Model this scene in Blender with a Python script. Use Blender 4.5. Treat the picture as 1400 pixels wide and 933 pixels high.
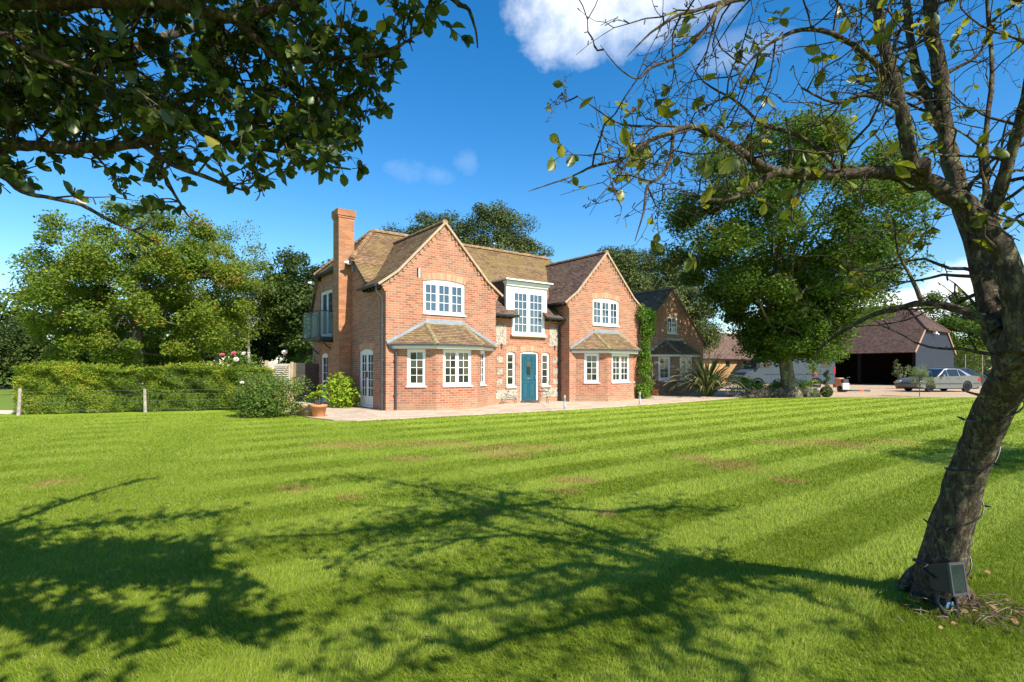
import bpy, math, random
import numpy as np
from mathutils import Vector, Matrix
from mathutils.geometry import tessellate_polygon

R = math.radians
for o in list(bpy.data.objects):
    bpy.data.objects.remove(o, do_unlink=True)
SC = bpy.context.scene
COL = SC.collection

# ------------------------------------------------------------------ camera
CAMH = 1.33
FPX = 745.0                       # focal length in pixels of the 1400 px wide photograph
cam_data = bpy.data.cameras.new('camera')
cam_data.sensor_width = 36
cam_data.lens = 36 * FPX / 1400
cam_data.shift_y = 38.5 / 1400
cam_data.clip_start = 0.05
cam_data.clip_end = 6000
cam = bpy.data.objects.new('camera', cam_data)
cam.location = (0, 0, CAMH)
cam.rotation_euler = (R(90), 0, 0)
COL.objects.link(cam)
SC.camera = cam

# ------------------------------------------------------------------ light
SUN_DIR = Vector((0.673, -0.739, 0)).normalized()     # horizontal direction towards the sun
SUN_EL = R(43)
sv = Vector((SUN_DIR.x * math.cos(SUN_EL), SUN_DIR.y * math.cos(SUN_EL), math.sin(SUN_EL)))
sl = bpy.data.lights.new('sun', 'SUN')
sl.energy = 5.0
sl.angle = R(0.53)
sl.color = (1.0, 0.93, 0.82)
so = bpy.data.objects.new('sun', sl)
so.rotation_euler = sv.to_track_quat('Z', 'Y').to_euler()
so.location = sv * 60
COL.objects.link(so)

W = bpy.data.worlds.new('World')
SC.world = W
W.use_nodes = True
wt = W.node_tree
wt.nodes.clear()
wo = wt.nodes.new('ShaderNodeOutputWorld')
wb = wt.nodes.new('ShaderNodeBackground')
sky = wt.nodes.new('ShaderNodeTexSky')
sky.sky_type = 'NISHITA'
sky.sun_disc = False
sky.sun_elevation = SUN_EL
sky.sun_rotation = math.atan2(SUN_DIR.x, SUN_DIR.y)
sky.air_density = 1.0
sky.dust_density = 0.25
sky.ozone_density = 2.0
wb.inputs['Strength'].default_value = 0.128
tc = wt.nodes.new('ShaderNodeTexCoord')
sep = wt.nodes.new('ShaderNodeSeparateXYZ')
wt.links.new(tc.outputs['Generated'], sep.inputs[0])
def wm(op, a, b=None, c=None, clamp=False):
    n = wt.nodes.new('ShaderNodeMath'); n.operation = op; n.use_clamp = clamp
    for i, x in enumerate((a, b, c)):
        if x is None: continue
        if isinstance(x, (int, float)): n.inputs[i].default_value = x
        else: wt.links.new(x, n.inputs[i])
    return n.outputs[0]
az = wm('ARCTAN2', sep.outputs[0], sep.outputs[1])
el = wm('ARCSINE', sep.outputs[2])
comb = wt.nodes.new('ShaderNodeCombineXYZ')
wt.links.new(az, comb.inputs[0]); wt.links.new(el, comb.inputs[1])
def wnoise(scale, detail, rough, offs, stretch=(1, 1, 1)):
    mp = wt.nodes.new('ShaderNodeMapping'); mp.inputs['Location'].default_value = offs; mp.inputs['Scale'].default_value = stretch
    wt.links.new(comb.outputs[0], mp.inputs[0])
    n = wt.nodes.new('ShaderNodeTexNoise'); n.inputs['Scale'].default_value = scale
    n.inputs['Detail'].default_value = detail; n.inputs['Roughness'].default_value = rough
    wt.links.new(mp.outputs[0], n.inputs['Vector'])
    return n.outputs['Fac']
def cloud(caz, cel, saz, sel, noise, gain, thr, amp=2.2):
    dx = wm('DIVIDE', wm('SUBTRACT', az, caz), saz)
    dy = wm('DIVIDE', wm('SUBTRACT', el, cel), sel)
    d = wm('ADD', wm('MULTIPLY', dx, dx), wm('MULTIPLY', dy, dy))
    v = wm('SUBTRACT', wm('ADD', wm('MULTIPLY', noise, amp), thr), d)
    return wm('MULTIPLY', v, gain, clamp=True)
n1 = wnoise(9.0, 12, 0.62, (3.1, 0.4, 0), (1, 1.2, 1))
n2 = wnoise(5.0, 8, 0.6, (8.3, 2.4, 0), (1, 3.2, 1))
n3 = wnoise(16.0, 6, 0.6, (1.3, 5.4, 0), (1, 1.6, 1))
clouds = None
for c in [cloud(0.150, 0.59, 0.155, 0.088, n1, 0.75, 0.1), cloud(0.30, 0.56, 0.13, 0.05, n2, 0.45, -0.30), cloud(0.40, 0.50, 0.10, 0.035, n2, 0.22, -0.3),
          cloud(0.62, 0.085, 0.24, 0.038, n2, 1.6, -0.30), cloud(0.42, 0.045, 0.16, 0.04, n2, 1.6, -0.5),
          cloud(0.73, 0.105, 0.11, 0.05, n1, 1.2, 0.0), cloud(1.2, 0.12, 0.4, 0.06, n2, 2.2, -0.2),
          cloud(-0.085, 0.365, 0.03, 0.03, n3, 0.10, -0.5), cloud(-0.19, 0.345, 0.05, 0.03, n3, 0.12, -0.5),
          cloud(-0.135, 0.34, 0.04, 0.02, n3, 0.1, -0.4), cloud(0.4, 0.5, 0.10, 0.03, n3, 0.12, -0.5),
          cloud(-0.55, 0.05, 0.35, 0.035, n2, 1.2, -0.6)]:
    clouds = c if clouds is None else wm('MAXIMUM', clouds, c)
cmix = wt.nodes.new('ShaderNodeMix'); cmix.data_type = 'RGBA'
shade = wt.nodes.new('ShaderNodeValToRGB')
shade.color_ramp.elements[0].position = 0.30; shade.color_ramp.elements[0].color = (5.2, 5.7, 6.4, 1)
shade.color_ramp.elements[1].position = 0.66; shade.color_ramp.elements[1].color = (7.4, 7.5, 7.6, 1)
wt.links.new(n1, shade.inputs[0])
sat = wt.nodes.new('ShaderNodeHueSaturation'); sat.inputs['Saturation'].default_value = 1.42; sat.inputs['Value'].default_value = 1.0
wt.links.new(sky.outputs[0], sat.inputs['Color'])
wt.links.new(clouds, cmix.inputs['Factor']); wt.links.new(sat.outputs[0], cmix.inputs['A']); wt.links.new(shade.outputs[0], cmix.inputs['B'])
wt.links.new(cmix.outputs['Result'], wb.inputs['Color'])
wt.links.new(wb.outputs[0], wo.inputs[0])

SC.view_settings.view_transform = 'Standard'
SC.view_settings.look = 'None'
SC.view_settings.exposure = 0.72
SC.view_settings.gamma = 1.0
SC.view_settings.use_curve_mapping = False
SC.render.engine = 'CYCLES'
SC.cycles.max_bounces = 6
SC.cycles.diffuse_bounces = 2
SC.cycles.transmission_bounces = 4
SC.cycles.transparent_max_bounces = 8
SC.cycles.use_denoising = True

# ------------------------------------------------------------------ helpers
def P(px, py, Z):
    """world point seen at photo pixel (px, py) at distance Z in front of the camera"""
    return Vector(((px - 700) / FPX * Z, Z, CAMH + (505 - py) / FPX * Z))

def thing(name, label, cat, loc=(0, 0, 0), rotz=0.0, group=None, kind=None):
    o = bpy.data.objects.new(name, None)
    o.empty_display_size = 0.2
    COL.objects.link(o)
    o.location = loc; o.rotation_euler = (0, 0, rotz)
    tag(o, label, cat, group, kind)
    return o

def tag(o, label=None, cat=None, group=None, kind=None):
    if label: o['label'] = label
    if cat: o['category'] = cat
    if group: o['group'] = group
    if kind: o['kind'] = kind
    return o

def dup(root, loc, rotz=None, label=None, scale=None):
    r = root.copy(); COL.objects.link(r); r.location = loc
    if rotz is not None: r.rotation_euler = (0, 0, rotz)
    if scale: r.scale = scale
    if label: r['label'] = label
    for ch in list(root.children):
        c = ch.copy(); COL.objects.link(c); c.parent = r
        for g in list(ch.children):
            d = g.copy(); COL.objects.link(d); d.parent = c
    return r

class MB:
    """collects faces; build() makes one mesh object with metre UVs"""
    def __init__(s):
        s.v = []; s.f = []; s.uv = []; s.sm = []
    def face(s, pts, uvs=None, smooth=False):
        pts = [Vector(p) for p in pts]
        i = len(s.v); s.v += [tuple(p) for p in pts]
        s.f.append(tuple(range(i, i + len(pts)))); s.sm.append(smooth)
        if uvs is None:
            n = Vector((0, 0, 0))
            for k in range(len(pts)):
                a = pts[k]; b = pts[(k + 1) % len(pts)]
                n += a.cross(b)
            if n.length < 1e-12: n = Vector((0, 0, 1))
            n.normalize()
            if abs(n.z) > 0.93:
                uvs = [(p.x, p.y) for p in pts]
            else:
                t = Vector((-n.y, n.x, 0)).normalized()
                w = n.cross(t)
                if w.z < 0: w = -w
                uvs = [(p.dot(t), p.dot(w)) for p in pts]
        s.uv += uvs
    def hexa(s, c):
        """8 corners: bottom 0-3, top 4-7, same order"""
        for q in ((3, 2, 1, 0), (4, 5, 6, 7), (0, 1, 5, 4), (1, 2, 6, 5), (2, 3, 7, 6), (3, 0, 4, 7)):
            s.face([c[k] for k in q])
    def box(s, x0, x1, y0, y1, z0, z1):
        s.hexa([(x0, y0, z0), (x1, y0, z0), (x1, y1, z0), (x0, y1, z0), (x0, y0, z1), (x1, y0, z1), (x1, y1, z1), (x0, y1, z1)])
    def bar(s, p0, p1, w, h, up=(0, 0, 1)):
        p0 = Vector(p0); p1 = Vector(p1); d = (p1 - p0).normalized(); up = Vector(up)
        a = d.cross(up)
        if a.length < 1e-5: a = Vector((1, 0, 0))
        a.normalize(); b = a.cross(d).normalized()
        c = []
        for p in (p0, p1):
            c.append([p + a * (x * w / 2) + b * (y * h / 2) for x, y in ((-1, -1), (1, -1), (1, 1), (-1, 1))])
        s.hexa(c[0] + c[1])
    def tube(s, pts, rad, n=6, cap=True, smooth=True):
        pts = [Vector(p) for p in pts]
        if isinstance(rad, (int, float)): rad = [rad] * len(pts)
        rings = []; prev = None; L = 0
        for i, p in enumerate(pts):
            d = (pts[min(i + 1, len(pts) - 1)] - pts[max(i - 1, 0)])
            if d.length < 1e-9: d = Vector((0, 0, 1))
            d.normalize()
            if prev is None:
                a = d.cross(Vector((0.123, 0.456, 0.88)))
                if a.length < 1e-3: a = d.cross(Vector((1, 0, 0)))
            else:
                a = prev - d * prev.dot(d)
                if a.length < 1e-6: a = d.cross(Vector((0.3, 0.5, 0.8)))
            a.normalize(); prev = a; b = d.cross(a)
            if i: L += (p - pts[i - 1]).length
            rings.append(([p + (a * math.cos(2 * math.pi * k / n) + b * math.sin(2 * math.pi * k / n)) * rad[i] for k in range(n)], L))
        base = len(s.v)
        for r, _ in rings: s.v += [tuple(q) for q in r]
        for i in range(len(rings) - 1):
            ra = max(rad[i], 0.01)
            for k in range(n):
                k2 = (k + 1) % n
                s.f.append((base + i * n + k, base + i * n + k2, base + (i + 1) * n + k2, base + (i + 1) * n + k)); s.sm.append(smooth)
                u0 = k / n * 6.28 * ra; u1 = (k + 1) / n * 6.28 * ra
                s.uv += [(u0, rings[i][1]), (u1, rings[i][1]), (u1, rings[i + 1][1]), (u0, rings[i + 1][1])]
        if cap:
            s.face(list(reversed(rings[0][0]))); s.face(rings[-1][0])
    def lathe(s, prof, n=16, loc=(0, 0, 0), axis='Z', smooth=True):
        """prof: list of (radius, height)"""
        L = Vector(loc)
        def pt(r, h, k):
            a = 2 * math.pi * k / n
            if axis == 'Z': return L + Vector((r * math.cos(a), r * math.sin(a), h))
            if axis == 'Y': return L + Vector((r * math.cos(a), h, r * math.sin(a)))
            return L + Vector((h, r * math.cos(a), r * math.sin(a)))
        base = len(s.v)
        for r, h in prof:
            for k in range(n): s.v.append(tuple(pt(r, h, k)))
        for i in range(len(prof) - 1):
            for k in range(n):
                k2 = (k + 1) % n
                s.f.append((base + i * n + k, base + i * n + k2, base + (i + 1) * n + k2, base + (i + 1) * n + k)); s.sm.append(smooth)
                s.uv += [(k / n, prof[i][1]), ((k + 1) / n, prof[i][1]), ((k + 1) / n, prof[i + 1][1]), (k / n, prof[i + 1][1])]
        for i, rev in ((0, True), (len(prof) - 1, False)):
            if prof[i][0] > 1e-4:
                ring = [s.v[base + i * n + k] for k in range(n)]
                s.face(list(reversed(ring)) if rev else ring)
    def build(s, name, mat, parent=None, bevel=0, loc=None):
        me = bpy.data.meshes.new(name)
        me.from_pydata(s.v, [], s.f)
        ul = me.uv_layers.new(name='UVMap')
        ul.data.foreach_set('uv', np.array(s.uv, dtype=np.float32).ravel())
        me.polygons.foreach_set('use_smooth', np.array(s.sm, dtype=bool))
        me.materials.append(mat)
        me.update()
        o = bpy.data.objects.new(name, me)
        COL.objects.link(o)
        if parent: o.parent = parent
        if loc: o.location = loc
        if bevel:
            b = o.modifiers.new('bevel', 'BEVEL'); b.width = bevel; b.segments = 2; b.limit_method = 'ANGLE'; b.angle_limit = R(35)
        return o

def np_mesh(name, V, Fc, mat, parent=None, tint=None, smooth=False):
    """V (n,3) float, Fc (m,k) int: fast mesh"""
    me = bpy.data.meshes.new(name)
    n = len(V); m, k = Fc.shape
    me.vertices.add(n); me.vertices.foreach_set('co', V.astype(np.float32).ravel())
    me.loops.add(m * k); me.loops.foreach_set('vertex_index', Fc.astype(np.int32).ravel())
    me.polygons.add(m)
    me.polygons.foreach_set('loop_start', np.arange(0, m * k, k, dtype=np.int32))
    me.polygons.foreach_set('loop_total', np.full(m, k, dtype=np.int32))
    me.polygons.foreach_set('use_smooth', np.full(m, smooth, dtype=bool))
    if tint is not None:
        at = me.attributes.new('tint', 'FLOAT', 'POINT')
        at.data.foreach_set('value', tint.astype(np.float32))
    me.materials.append(mat)
    me.update(calc_edges=True)
    o = bpy.data.objects.new(name, me); COL.objects.link(o)
    if parent: o.parent = parent
    return o

# ------------------------------------------------------------------ material helpers
class NT:
    def __init__(s, name):
        s.m = bpy.data.materials.new(name); s.m.use_nodes = True
        s.t = s.m.node_tree; s.t.nodes.clear()
        s.out = s.t.nodes.new('ShaderNodeOutputMaterial')
    def n(s, typ, ins=None, **attrs):
        nd = s.t.nodes.new(typ)
        for k, v in attrs.items(): setattr(nd, k, v)
        for k, v in (ins or {}).items(): s.set(nd, k, v)
        return nd
    def set(s, nd, k, v):
        i = nd.inputs[k]
        if isinstance(v, bpy.types.NodeSocket): s.t.links.new(v, i)
        else:
            if isinstance(v, tuple) and len(v) == 3 and i.type == 'RGBA': v = v + (1,)
            i.default_value = v
    def math(s, op, a, b=None, clamp=False):
        nd = s.n('ShaderNodeMath', operation=op, use_clamp=clamp); s.set(nd, 0, a)
        if b is not None: s.set(nd, 1, b)
        return nd.outputs[0]
    def mix(s, f, a, b, mode='MIX'):
        nd = s.n('ShaderNodeMix', data_type='RGBA', blend_type=mode)
        s.set(nd, 'Factor', f)
        for k, v in (('A', a), ('B', b)):
            i = [x for x in nd.inputs if x.name == k and x.type == 'RGBA'][0]
            if isinstance(v, bpy.types.NodeSocket): s.t.links.new(v, i)
            else: i.default_value = tuple(v)[:3] + (1,)
        return [x for x in nd.outputs if x.type == 'RGBA'][0]
    def noise(s, scale, detail=4, rough=0.55, vec=None, dist=0.0):
        nd = s.n('ShaderNodeTexNoise', {'Scale': scale, 'Detail': detail, 'Roughness': rough, 'Distortion': dist})
        if vec is not None: s.set(nd, 'Vector', vec)
        return nd.outputs['Fac']
    def ramp(s, f, stops, interp='LINEAR'):
        nd = s.n('ShaderNodeValToRGB'); nd.color_ramp.interpolation = interp
        cr = nd.color_ramp
        while len(cr.elements) < len(stops): cr.elements.new(0.5)
        for e, (p, c) in zip(cr.elements, stops):
            e.position = p; e.color = tuple(c)[:3] + (1,) if not isinstance(c, (int, float)) else (c, c, c, 1)
        s.set(nd, 0, f)
        return nd.outputs[0]
    def geo(s): return s.n('ShaderNodeNewGeometry').outputs['Position']
    def obj(s): return s.n('ShaderNodeTexCoord').outputs['Object']
    def uv(s): return s.n('ShaderNodeTexCoord').outputs['UV']
    def mapping(s, vec, loc=(0, 0, 0), rot=(0, 0, 0), scale=(1, 1, 1)):
        return s.n('ShaderNodeMapping', {'Vector': vec, 'Location': loc, 'Rotation': rot, 'Scale': scale}).outputs[0]
    def bump(s, h, strength=0.5, dist=0.01, nrm=None):
        nd = s.n('ShaderNodeBump', {'Height': h, 'Strength': strength, 'Distance': dist})
        if nrm is not None: s.set(nd, 'Normal', nrm)
        return nd.outputs[0]
    def bsdf(s, col, rough=0.7, spec=0.4, metal=0.0, normal=None, **kw):
        ins = {'Base Color': col, 'Roughness': rough, 'Specular IOR Level': spec, 'Metallic': metal}
        ins.update(kw)
        nd = s.n('ShaderNodeBsdfPrincipled', ins)
        if normal is not None: s.set(nd, 'Normal', normal)
        return nd
    def done(s, sh):
        s.t.links.new(sh.outputs[0] if not isinstance(sh, bpy.types.NodeSocket) else sh, s.out.inputs[0])
        return s.m

def plain(name, col, rough=0.6, spec=0.4, metal=0.0, var=0.12, scale=8.0, bump=0.0, **kw):
    t = NT(name)
    nz = t.noise(scale, 5, 0.6, t.obj())
    c = t.mix(t.ramp(nz, [(0.3, 0.0), (0.7, 1.0)]), tuple(x * (1 - var) for x in col), tuple(min(1, x * (1 + var)) for x in col))
    nrm = t.bump(t.noise(scale * 6, 4, 0.6, t.obj()), bump, 0.01) if bump else None
    return t.done(t.bsdf(c, rough, spec, metal, nrm, **kw))

def brick_mat(name, c1, c2, mortar, bw=0.225, rh=0.075, ms=0.0055, moss=0.0, cdark=None):
    t = NT(name)
    uv = t.uv()
    wob = t.n('ShaderNodeMixRGB', {'Fac': 0.006, 'Color1': uv}, blend_type='ADD')
    nzc = t.n('ShaderNodeTexNoise', {'Vector': uv, 'Scale': 9.0, 'Detail': 2.0}); t.set(wob, 'Color2', nzc.outputs['Color'])
    br = t.n('ShaderNodeTexBrick', {'Vector': wob.outputs[0], 'Color1': (0, 0, 0), 'Color2': (1, 1, 1), 'Mortar': (0.5, 0.5, 0.5), 'Scale': 1.0,
             'Mortar Size': ms, 'Mortar Smooth': 0.15, 'Bias': 0.0, 'Brick Width': bw, 'Row Height': rh}, offset=0.5)
    rnd = t.noise(1.0, 0, 0.5, t.mapping(uv, scale=(1 / bw * 1.7, 1 / rh * 1.7, 1)))
    f = t.math('ADD', t.math('MULTIPLY', br.outputs['Color'], 0.75), t.math('MULTIPLY', rnd, 0.3), True)
    stops = [(0.05, cdark or c1), (0.28, c1), (0.7, c2), (1.0, tuple(min(1, x * 1.22) for x in c2))]
    col = t.ramp(f, stops)
    big = t.noise(0.7, 6, 0.65, t.obj())
    col = t.mix(t.math('MULTIPLY', t.ramp(big, [(0.38, 1.0), (0.62, 0.0)]), 0.35), col, t.mix(0.5, col, (0.50, 0.38, 0.27)))
    fine = t.noise(60, 3, 0.6, t.obj())
    col = t.mix(0.25, col, t.ramp(fine, [(0.3, 0.2), (0.7, 0.9)]), 'OVERLAY')
    mcol = t.mix(t.noise(3, 4, 0.6, t.obj()), mortar, tuple(x * 0.7 for x in mortar))
    c = t.mix(br.outputs['Fac'], col, mcol)
    if moss:
        geo = t.n('ShaderNodeSeparateXYZ', {0: t.geo()}).outputs[2]
        lowm = t.ramp(t.math('MULTIPLY', t.math('SUBTRACT', 0.9, geo), t.noise(2.2, 5, 0.6, t.obj())), [(0.2, 0.0), (0.55, 1.0)])
        c = t.mix(t.math('MULTIPLY', lowm, moss), c, (0.42, 0.33, 0.2))
    h = t.math('ADD', t.math('MULTIPLY', t.math('SUBTRACT', 1.0, br.outputs['Fac']), 1.0), t.math('MULTIPLY', fine, 0.35))
    return t.done(t.bsdf(c, 0.85, 0.25, 0, t.bump(h, 0.7, 0.006)))

def tile_mat(name, c1, c2, mosscol, moss=0.5, gauge=0.1, tw=0.165):
    t = NT(name)
    uv = t.uv()
    br = t.n('ShaderNodeTexBrick', {'Vector': uv, 'Color1': (0, 0, 0), 'Color2': (1, 1, 1), 'Mortar': (0.0, 0.0, 0.0), 'Scale': 1.0,
             'Mortar Size': 0.005, 'Mortar Smooth': 0.3, 'Bias': 0.0, 'Brick Width': tw, 'Row Height': gauge}, offset=0.5)
    rnd = t.noise(1.0, 1, 0.5, t.mapping(uv, scale=(1 / tw * 1.3, 1 / gauge * 1.3, 1)))
    f = t.math('ADD', t.math('MULTIPLY', br.outputs['Color'], 0.6), t.math('MULTIPLY', rnd, 0.5), True)
    col = t.ramp(f, [(0.05, tuple(x * 0.55 for x in c1)), (0.35, c1), (0.7, c2), (1.0, tuple(x * 1.35 for x in c2))])
    big = t.noise(0.9, 7, 0.7, t.obj())
    spot = t.noise(14, 5, 0.7, t.obj())
    m = t.ramp(t.math('ADD', t.math('MULTIPLY', big, 0.75), t.math('MULTIPLY', spot, 0.3)), [(0.62 - moss * 0.3, 0.0), (0.74 - moss * 0.2, 1.0)])
    col = t.mix(t.math('MULTIPLY', m, 0.75), col, t.mix(spot, mosscol, tuple(x * 1.5 for x in mosscol)))
    c = t.mix(br.outputs['Fac'], col, (0.03, 0.022, 0.018))
    h = t.math('ADD', t.math('SUBTRACT', 1.0, br.outputs['Fac']), t.math('MULTIPLY', spot, 0.8))
    return t.done(t.bsdf(c, 0.9, 0.2, 0, t.bump(h, 0.6, 0.01)))

def leaf_mat(name, cols, trans=0.35, rough=0.6, spec=0.22, tcol=None):
    """cols: list of (pos, colour) over the per-leaf tint"""
    t = NT(name)
    a = t.n('ShaderNodeAttribute', attribute_name='tint').outputs['Fac']
    col = t.ramp(a, cols)
    b = t.bsdf(col, rough, spec)
    tr = t.n('ShaderNodeBsdfTranslucent')
    t.set(tr, 'Color', t.mix(0.5, col, tcol or (0.30, 0.42, 0.03)))
    mx = t.n('ShaderNodeMixShader', {0: trans, 1: b.outputs[0], 2: tr.outputs[0]})
    return t.done(mx)

def bark_mat(name, c1, c2, lichen=0.0, licol=(0.32, 0.34, 0.22), scale=1.0):
    t = NT(name)
    p = t.obj()
    st = t.noise(14 * scale, 6, 0.65, t.mapping(p, scale=(1, 1, 0.28)), 0.6)
    c = t.ramp(st, [(0.3, tuple(x * 0.4 for x in c1)), (0.48, c1), (0.7, c2)])
    if lichen:
        lm = t.ramp(t.noise(7 * scale, 6, 0.7, p), [(0.60 - lichen * 0.2, 0.0), (0.66 - lichen * 0.2, 1.0)])
        ln = t.noise(50 * scale, 4, 0.7, p)
        c = t.mix(t.math('MULTIPLY', lm, t.ramp(ln, [(0.38, 0.1), (0.55, 1.0)])), c, t.mix(t.noise(4, 3, 0.5, p), licol, (0.22, 0.24, 0.05)))
    h = t.math('ADD', st, t.math('MULTIPLY', t.noise(45 * scale, 5, 0.7, p), 0.5))
    return t.done(t.bsdf(c, 0.9, 0.15, 0, t.bump(h, 0.9, 0.02)))
# ------------------------------------------------------------------ materials
M = {}
M['brick'] = brick_mat('brick_red', (0.285, 0.102, 0.056), (0.40, 0.150, 0.080), (0.54, 0.40, 0.28), ms=0.0075, cdark=(0.19, 0.085, 0.06), moss=0.4)
M['brick_side'] = brick_mat('brick_chimney', (0.32, 0.115, 0.048), (0.43, 0.17, 0.07), (0.38, 0.26, 0.16), ms=0.0055, cdark=(0.32, 0.12, 0.06), moss=0.3)
M['brick_dark'] = brick_mat('brick_annex', (0.27, 0.12, 0.07), (0.36, 0.18, 0.10), (0.40, 0.32, 0.24), ms=0.008, cdark=(0.22, 0.10, 0.07), moss=0.3)
M['brick_orange'] = brick_mat('brick_orange', (0.50, 0.24, 0.09), (0.60, 0.33, 0.14), (0.55, 0.42, 0.26), moss=0.2)
M['arch'] = brick_mat('brick_soldier', (0.46, 0.19, 0.10), (0.58, 0.28, 0.16), (0.60, 0.48, 0.36), bw=0.075, rh=0.30)
M['tile'] = tile_mat('roof_tile', (0.18, 0.112, 0.065), (0.27, 0.175, 0.10), (0.22, 0.17, 0.06), 0.40)
M['tile_moss'] = tile_mat('roof_tile_mossy', (0.20, 0.122, 0.065), (0.30, 0.19, 0.10), (0.25, 0.185, 0.06), 0.50)
M['tile_brown'] = tile_mat('roof_tile_brown', (0.125, 0.08, 0.06), (0.20, 0.125, 0.095), (0.16, 0.13, 0.07), 0.30)
M['tile_barn'] = tile_mat('roof_tile_barn', (0.085, 0.05, 0.04), (0.135, 0.082, 0.065), (0.12, 0.10, 0.06), 0.2)
M['tile_dark'] = tile_mat('roof_tile_annex', (0.17, 0.105, 0.07), (0.25, 0.155, 0.10), (0.17, 0.14, 0.055), 0.5)
M['ridge'] = plain('ridge_tile', (0.27, 0.17, 0.09), 0.9, 0.2, var=0.45, scale=5, bump=0.5)
M['bonnet'] = plain('bonnet_tile', (0.30, 0.24, 0.12), 0.9, 0.2, var=0.5, scale=9, bump=0.5)
M['verge'] = plain('verge_mortar', (0.46, 0.33, 0.22), 0.9, 0.2, var=0.2, scale=6, bump=0.4)
M['white'] = plain('white_paint', (0.80, 0.79, 0.76), 0.35, 0.5, var=0.03)
M['lead'] = plain('lead', (0.30, 0.33, 0.36), 0.55, 0.5, 0.3, var=0.2, scale=5)
M['leaddark'] = plain('lead_dark', (0.05, 0.052, 0.055), 0.5, 0.4, 0.2, var=0.2)
M['black'] = plain('black_plastic', (0.018, 0.018, 0.02), 0.35, 0.5, var=0.2)
M['gutter'] = plain('grey_gutter', (0.055, 0.055, 0.06), 0.4, 0.5, var=0.2)
M['blue'] = plain('blue_door_paint', (0.013, 0.09, 0.125), 0.35, 0.5, var=0.08)
M['terracotta'] = plain('terracotta', (0.56, 0.24, 0.11), 0.8, 0.2, var=0.15, scale=6, bump=0.2)
M['steel'] = plain('brushed_steel', (0.30, 0.32, 0.33), 0.45, 0.5, 0.6)
M['stone'] = plain('sill_stone', (0.50, 0.42, 0.30), 0.85, 0.2, var=0.15, bump=0.3)
M['wood_old'] = plain('weathered_wood', (0.36, 0.31, 0.25), 0.9, 0.2, var=0.3, scale=12, bump=0.5)
M['wood_trellis'] = plain('trellis_wood', (0.50, 0.38, 0.22), 0.85, 0.2, var=0.2, bump=0.3)
M['wood_grey'] = plain('silvered_wood', (0.52, 0.47, 0.38), 0.85, 0.2, var=0.2, bump=0.3)
M['wood_dark'] = plain('dark_fence', (0.11, 0.07, 0.05), 0.8, 0.2, var=0.3, bump=0.3)
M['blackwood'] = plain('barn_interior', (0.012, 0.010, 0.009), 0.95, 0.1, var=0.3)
M['iron'] = plain('iron', (0.10, 0.10, 0.095), 0.6, 0.4, 0.4)
M['copper'] = plain('copper_pot', (0.40, 0.18, 0.10), 0.5, 0.4, 0.2)
M['soil'] = plain('soil', (0.06, 0.04, 0.025), 1.0, 0.1, var=0.4, bump=0.8)
M['curtain'] = plain('curtain', (0.55, 0.52, 0.45), 0.9, 0.1)

def glass_mat(name, col, rough=0.02, ior=1.85, coat=0.0):
    t = NT(name)
    nz = t.noise(1.7, 2, 0.5, t.obj())
    b = t.bsdf(t.mix(nz, tuple(x * 0.5 for x in col), col), rough, 0.5, 0, t.bump(t.noise(1.1, 1, 0.4, t.obj()), 0.25, 0.02), IOR=ior)
    return t.done(b)
M['glass'] = glass_mat('window_glass', (0.022, 0.026, 0.024))
M['glass_up'] = glass_mat('window_glass_upper', (0.05, 0.08, 0.11), ior=2.1)  # bluer base puts the sky's reflection into the upper panes' colour
M['carglass'] = glass_mat('car_glass', (0.02, 0.03, 0.04), ior=1.6)
t = NT('clear_glass')
gl = t.bsdf((0.8, 0.85, 0.85), 0.02, 0.5)
trn = t.n('ShaderNodeBsdfTransparent', {'Color': (0.80, 0.86, 0.84)})
M['clearglass'] = t.done(t.n('ShaderNodeMixShader', {0: 0.88, 1: gl.outputs[0], 2: trn.outputs[0]}))

# flint panel
t = NT('flint')
vo = t.n('ShaderNodeTexVoronoi', {'Vector': t.uv(), 'Scale': 16.0, 'Randomness': 1.0}, feature='F1')
ve = t.n('ShaderNodeTexVoronoi', {'Vector': t.uv(), 'Scale': 16.0}, feature='DISTANCE_TO_EDGE')
fc = t.ramp(t.n('ShaderNodeSeparateColor', {0: vo.outputs['Color']}).outputs[0], [(0.0, (0.10, 0.10, 0.10)), (0.3, (0.42, 0.39, 0.32)), (0.5, (0.20, 0.20, 0.19)), (0.6, (0.48, 0.43, 0.33)), (1.0, (0.5, 0.48, 0.43))])
c = t.mix(t.ramp(ve.outputs['Distance'], [(0.05, 1.0), (0.13, 0.0)]), fc, (0.50, 0.41, 0.29))
M['flint'] = t.done(t.bsdf(c, 0.6, 0.4, 0, t.bump(t.ramp(ve.outputs['Distance'], [(0.0, 0.0), (0.3, 1.0)]), 0.8, 0.02)))

# ------------------------------------------------------------------ ground
U = Vector((0.799, 0.601, 0)); Vv = Vector((-0.601, 0.799, 0))
HO = Vector((-3.97, 17.08, 0)); HROT = math.atan2(0.601, 0.799)
def HW(s, v, z=0.0): return HO + U * s + Vv * v + Vector((0, 0, z))
def GP(px, py):
    Z = FPX * CAMH / (py - 505)
    return Vector(((px - 700) / FPX * Z, Z, 0))

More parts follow.
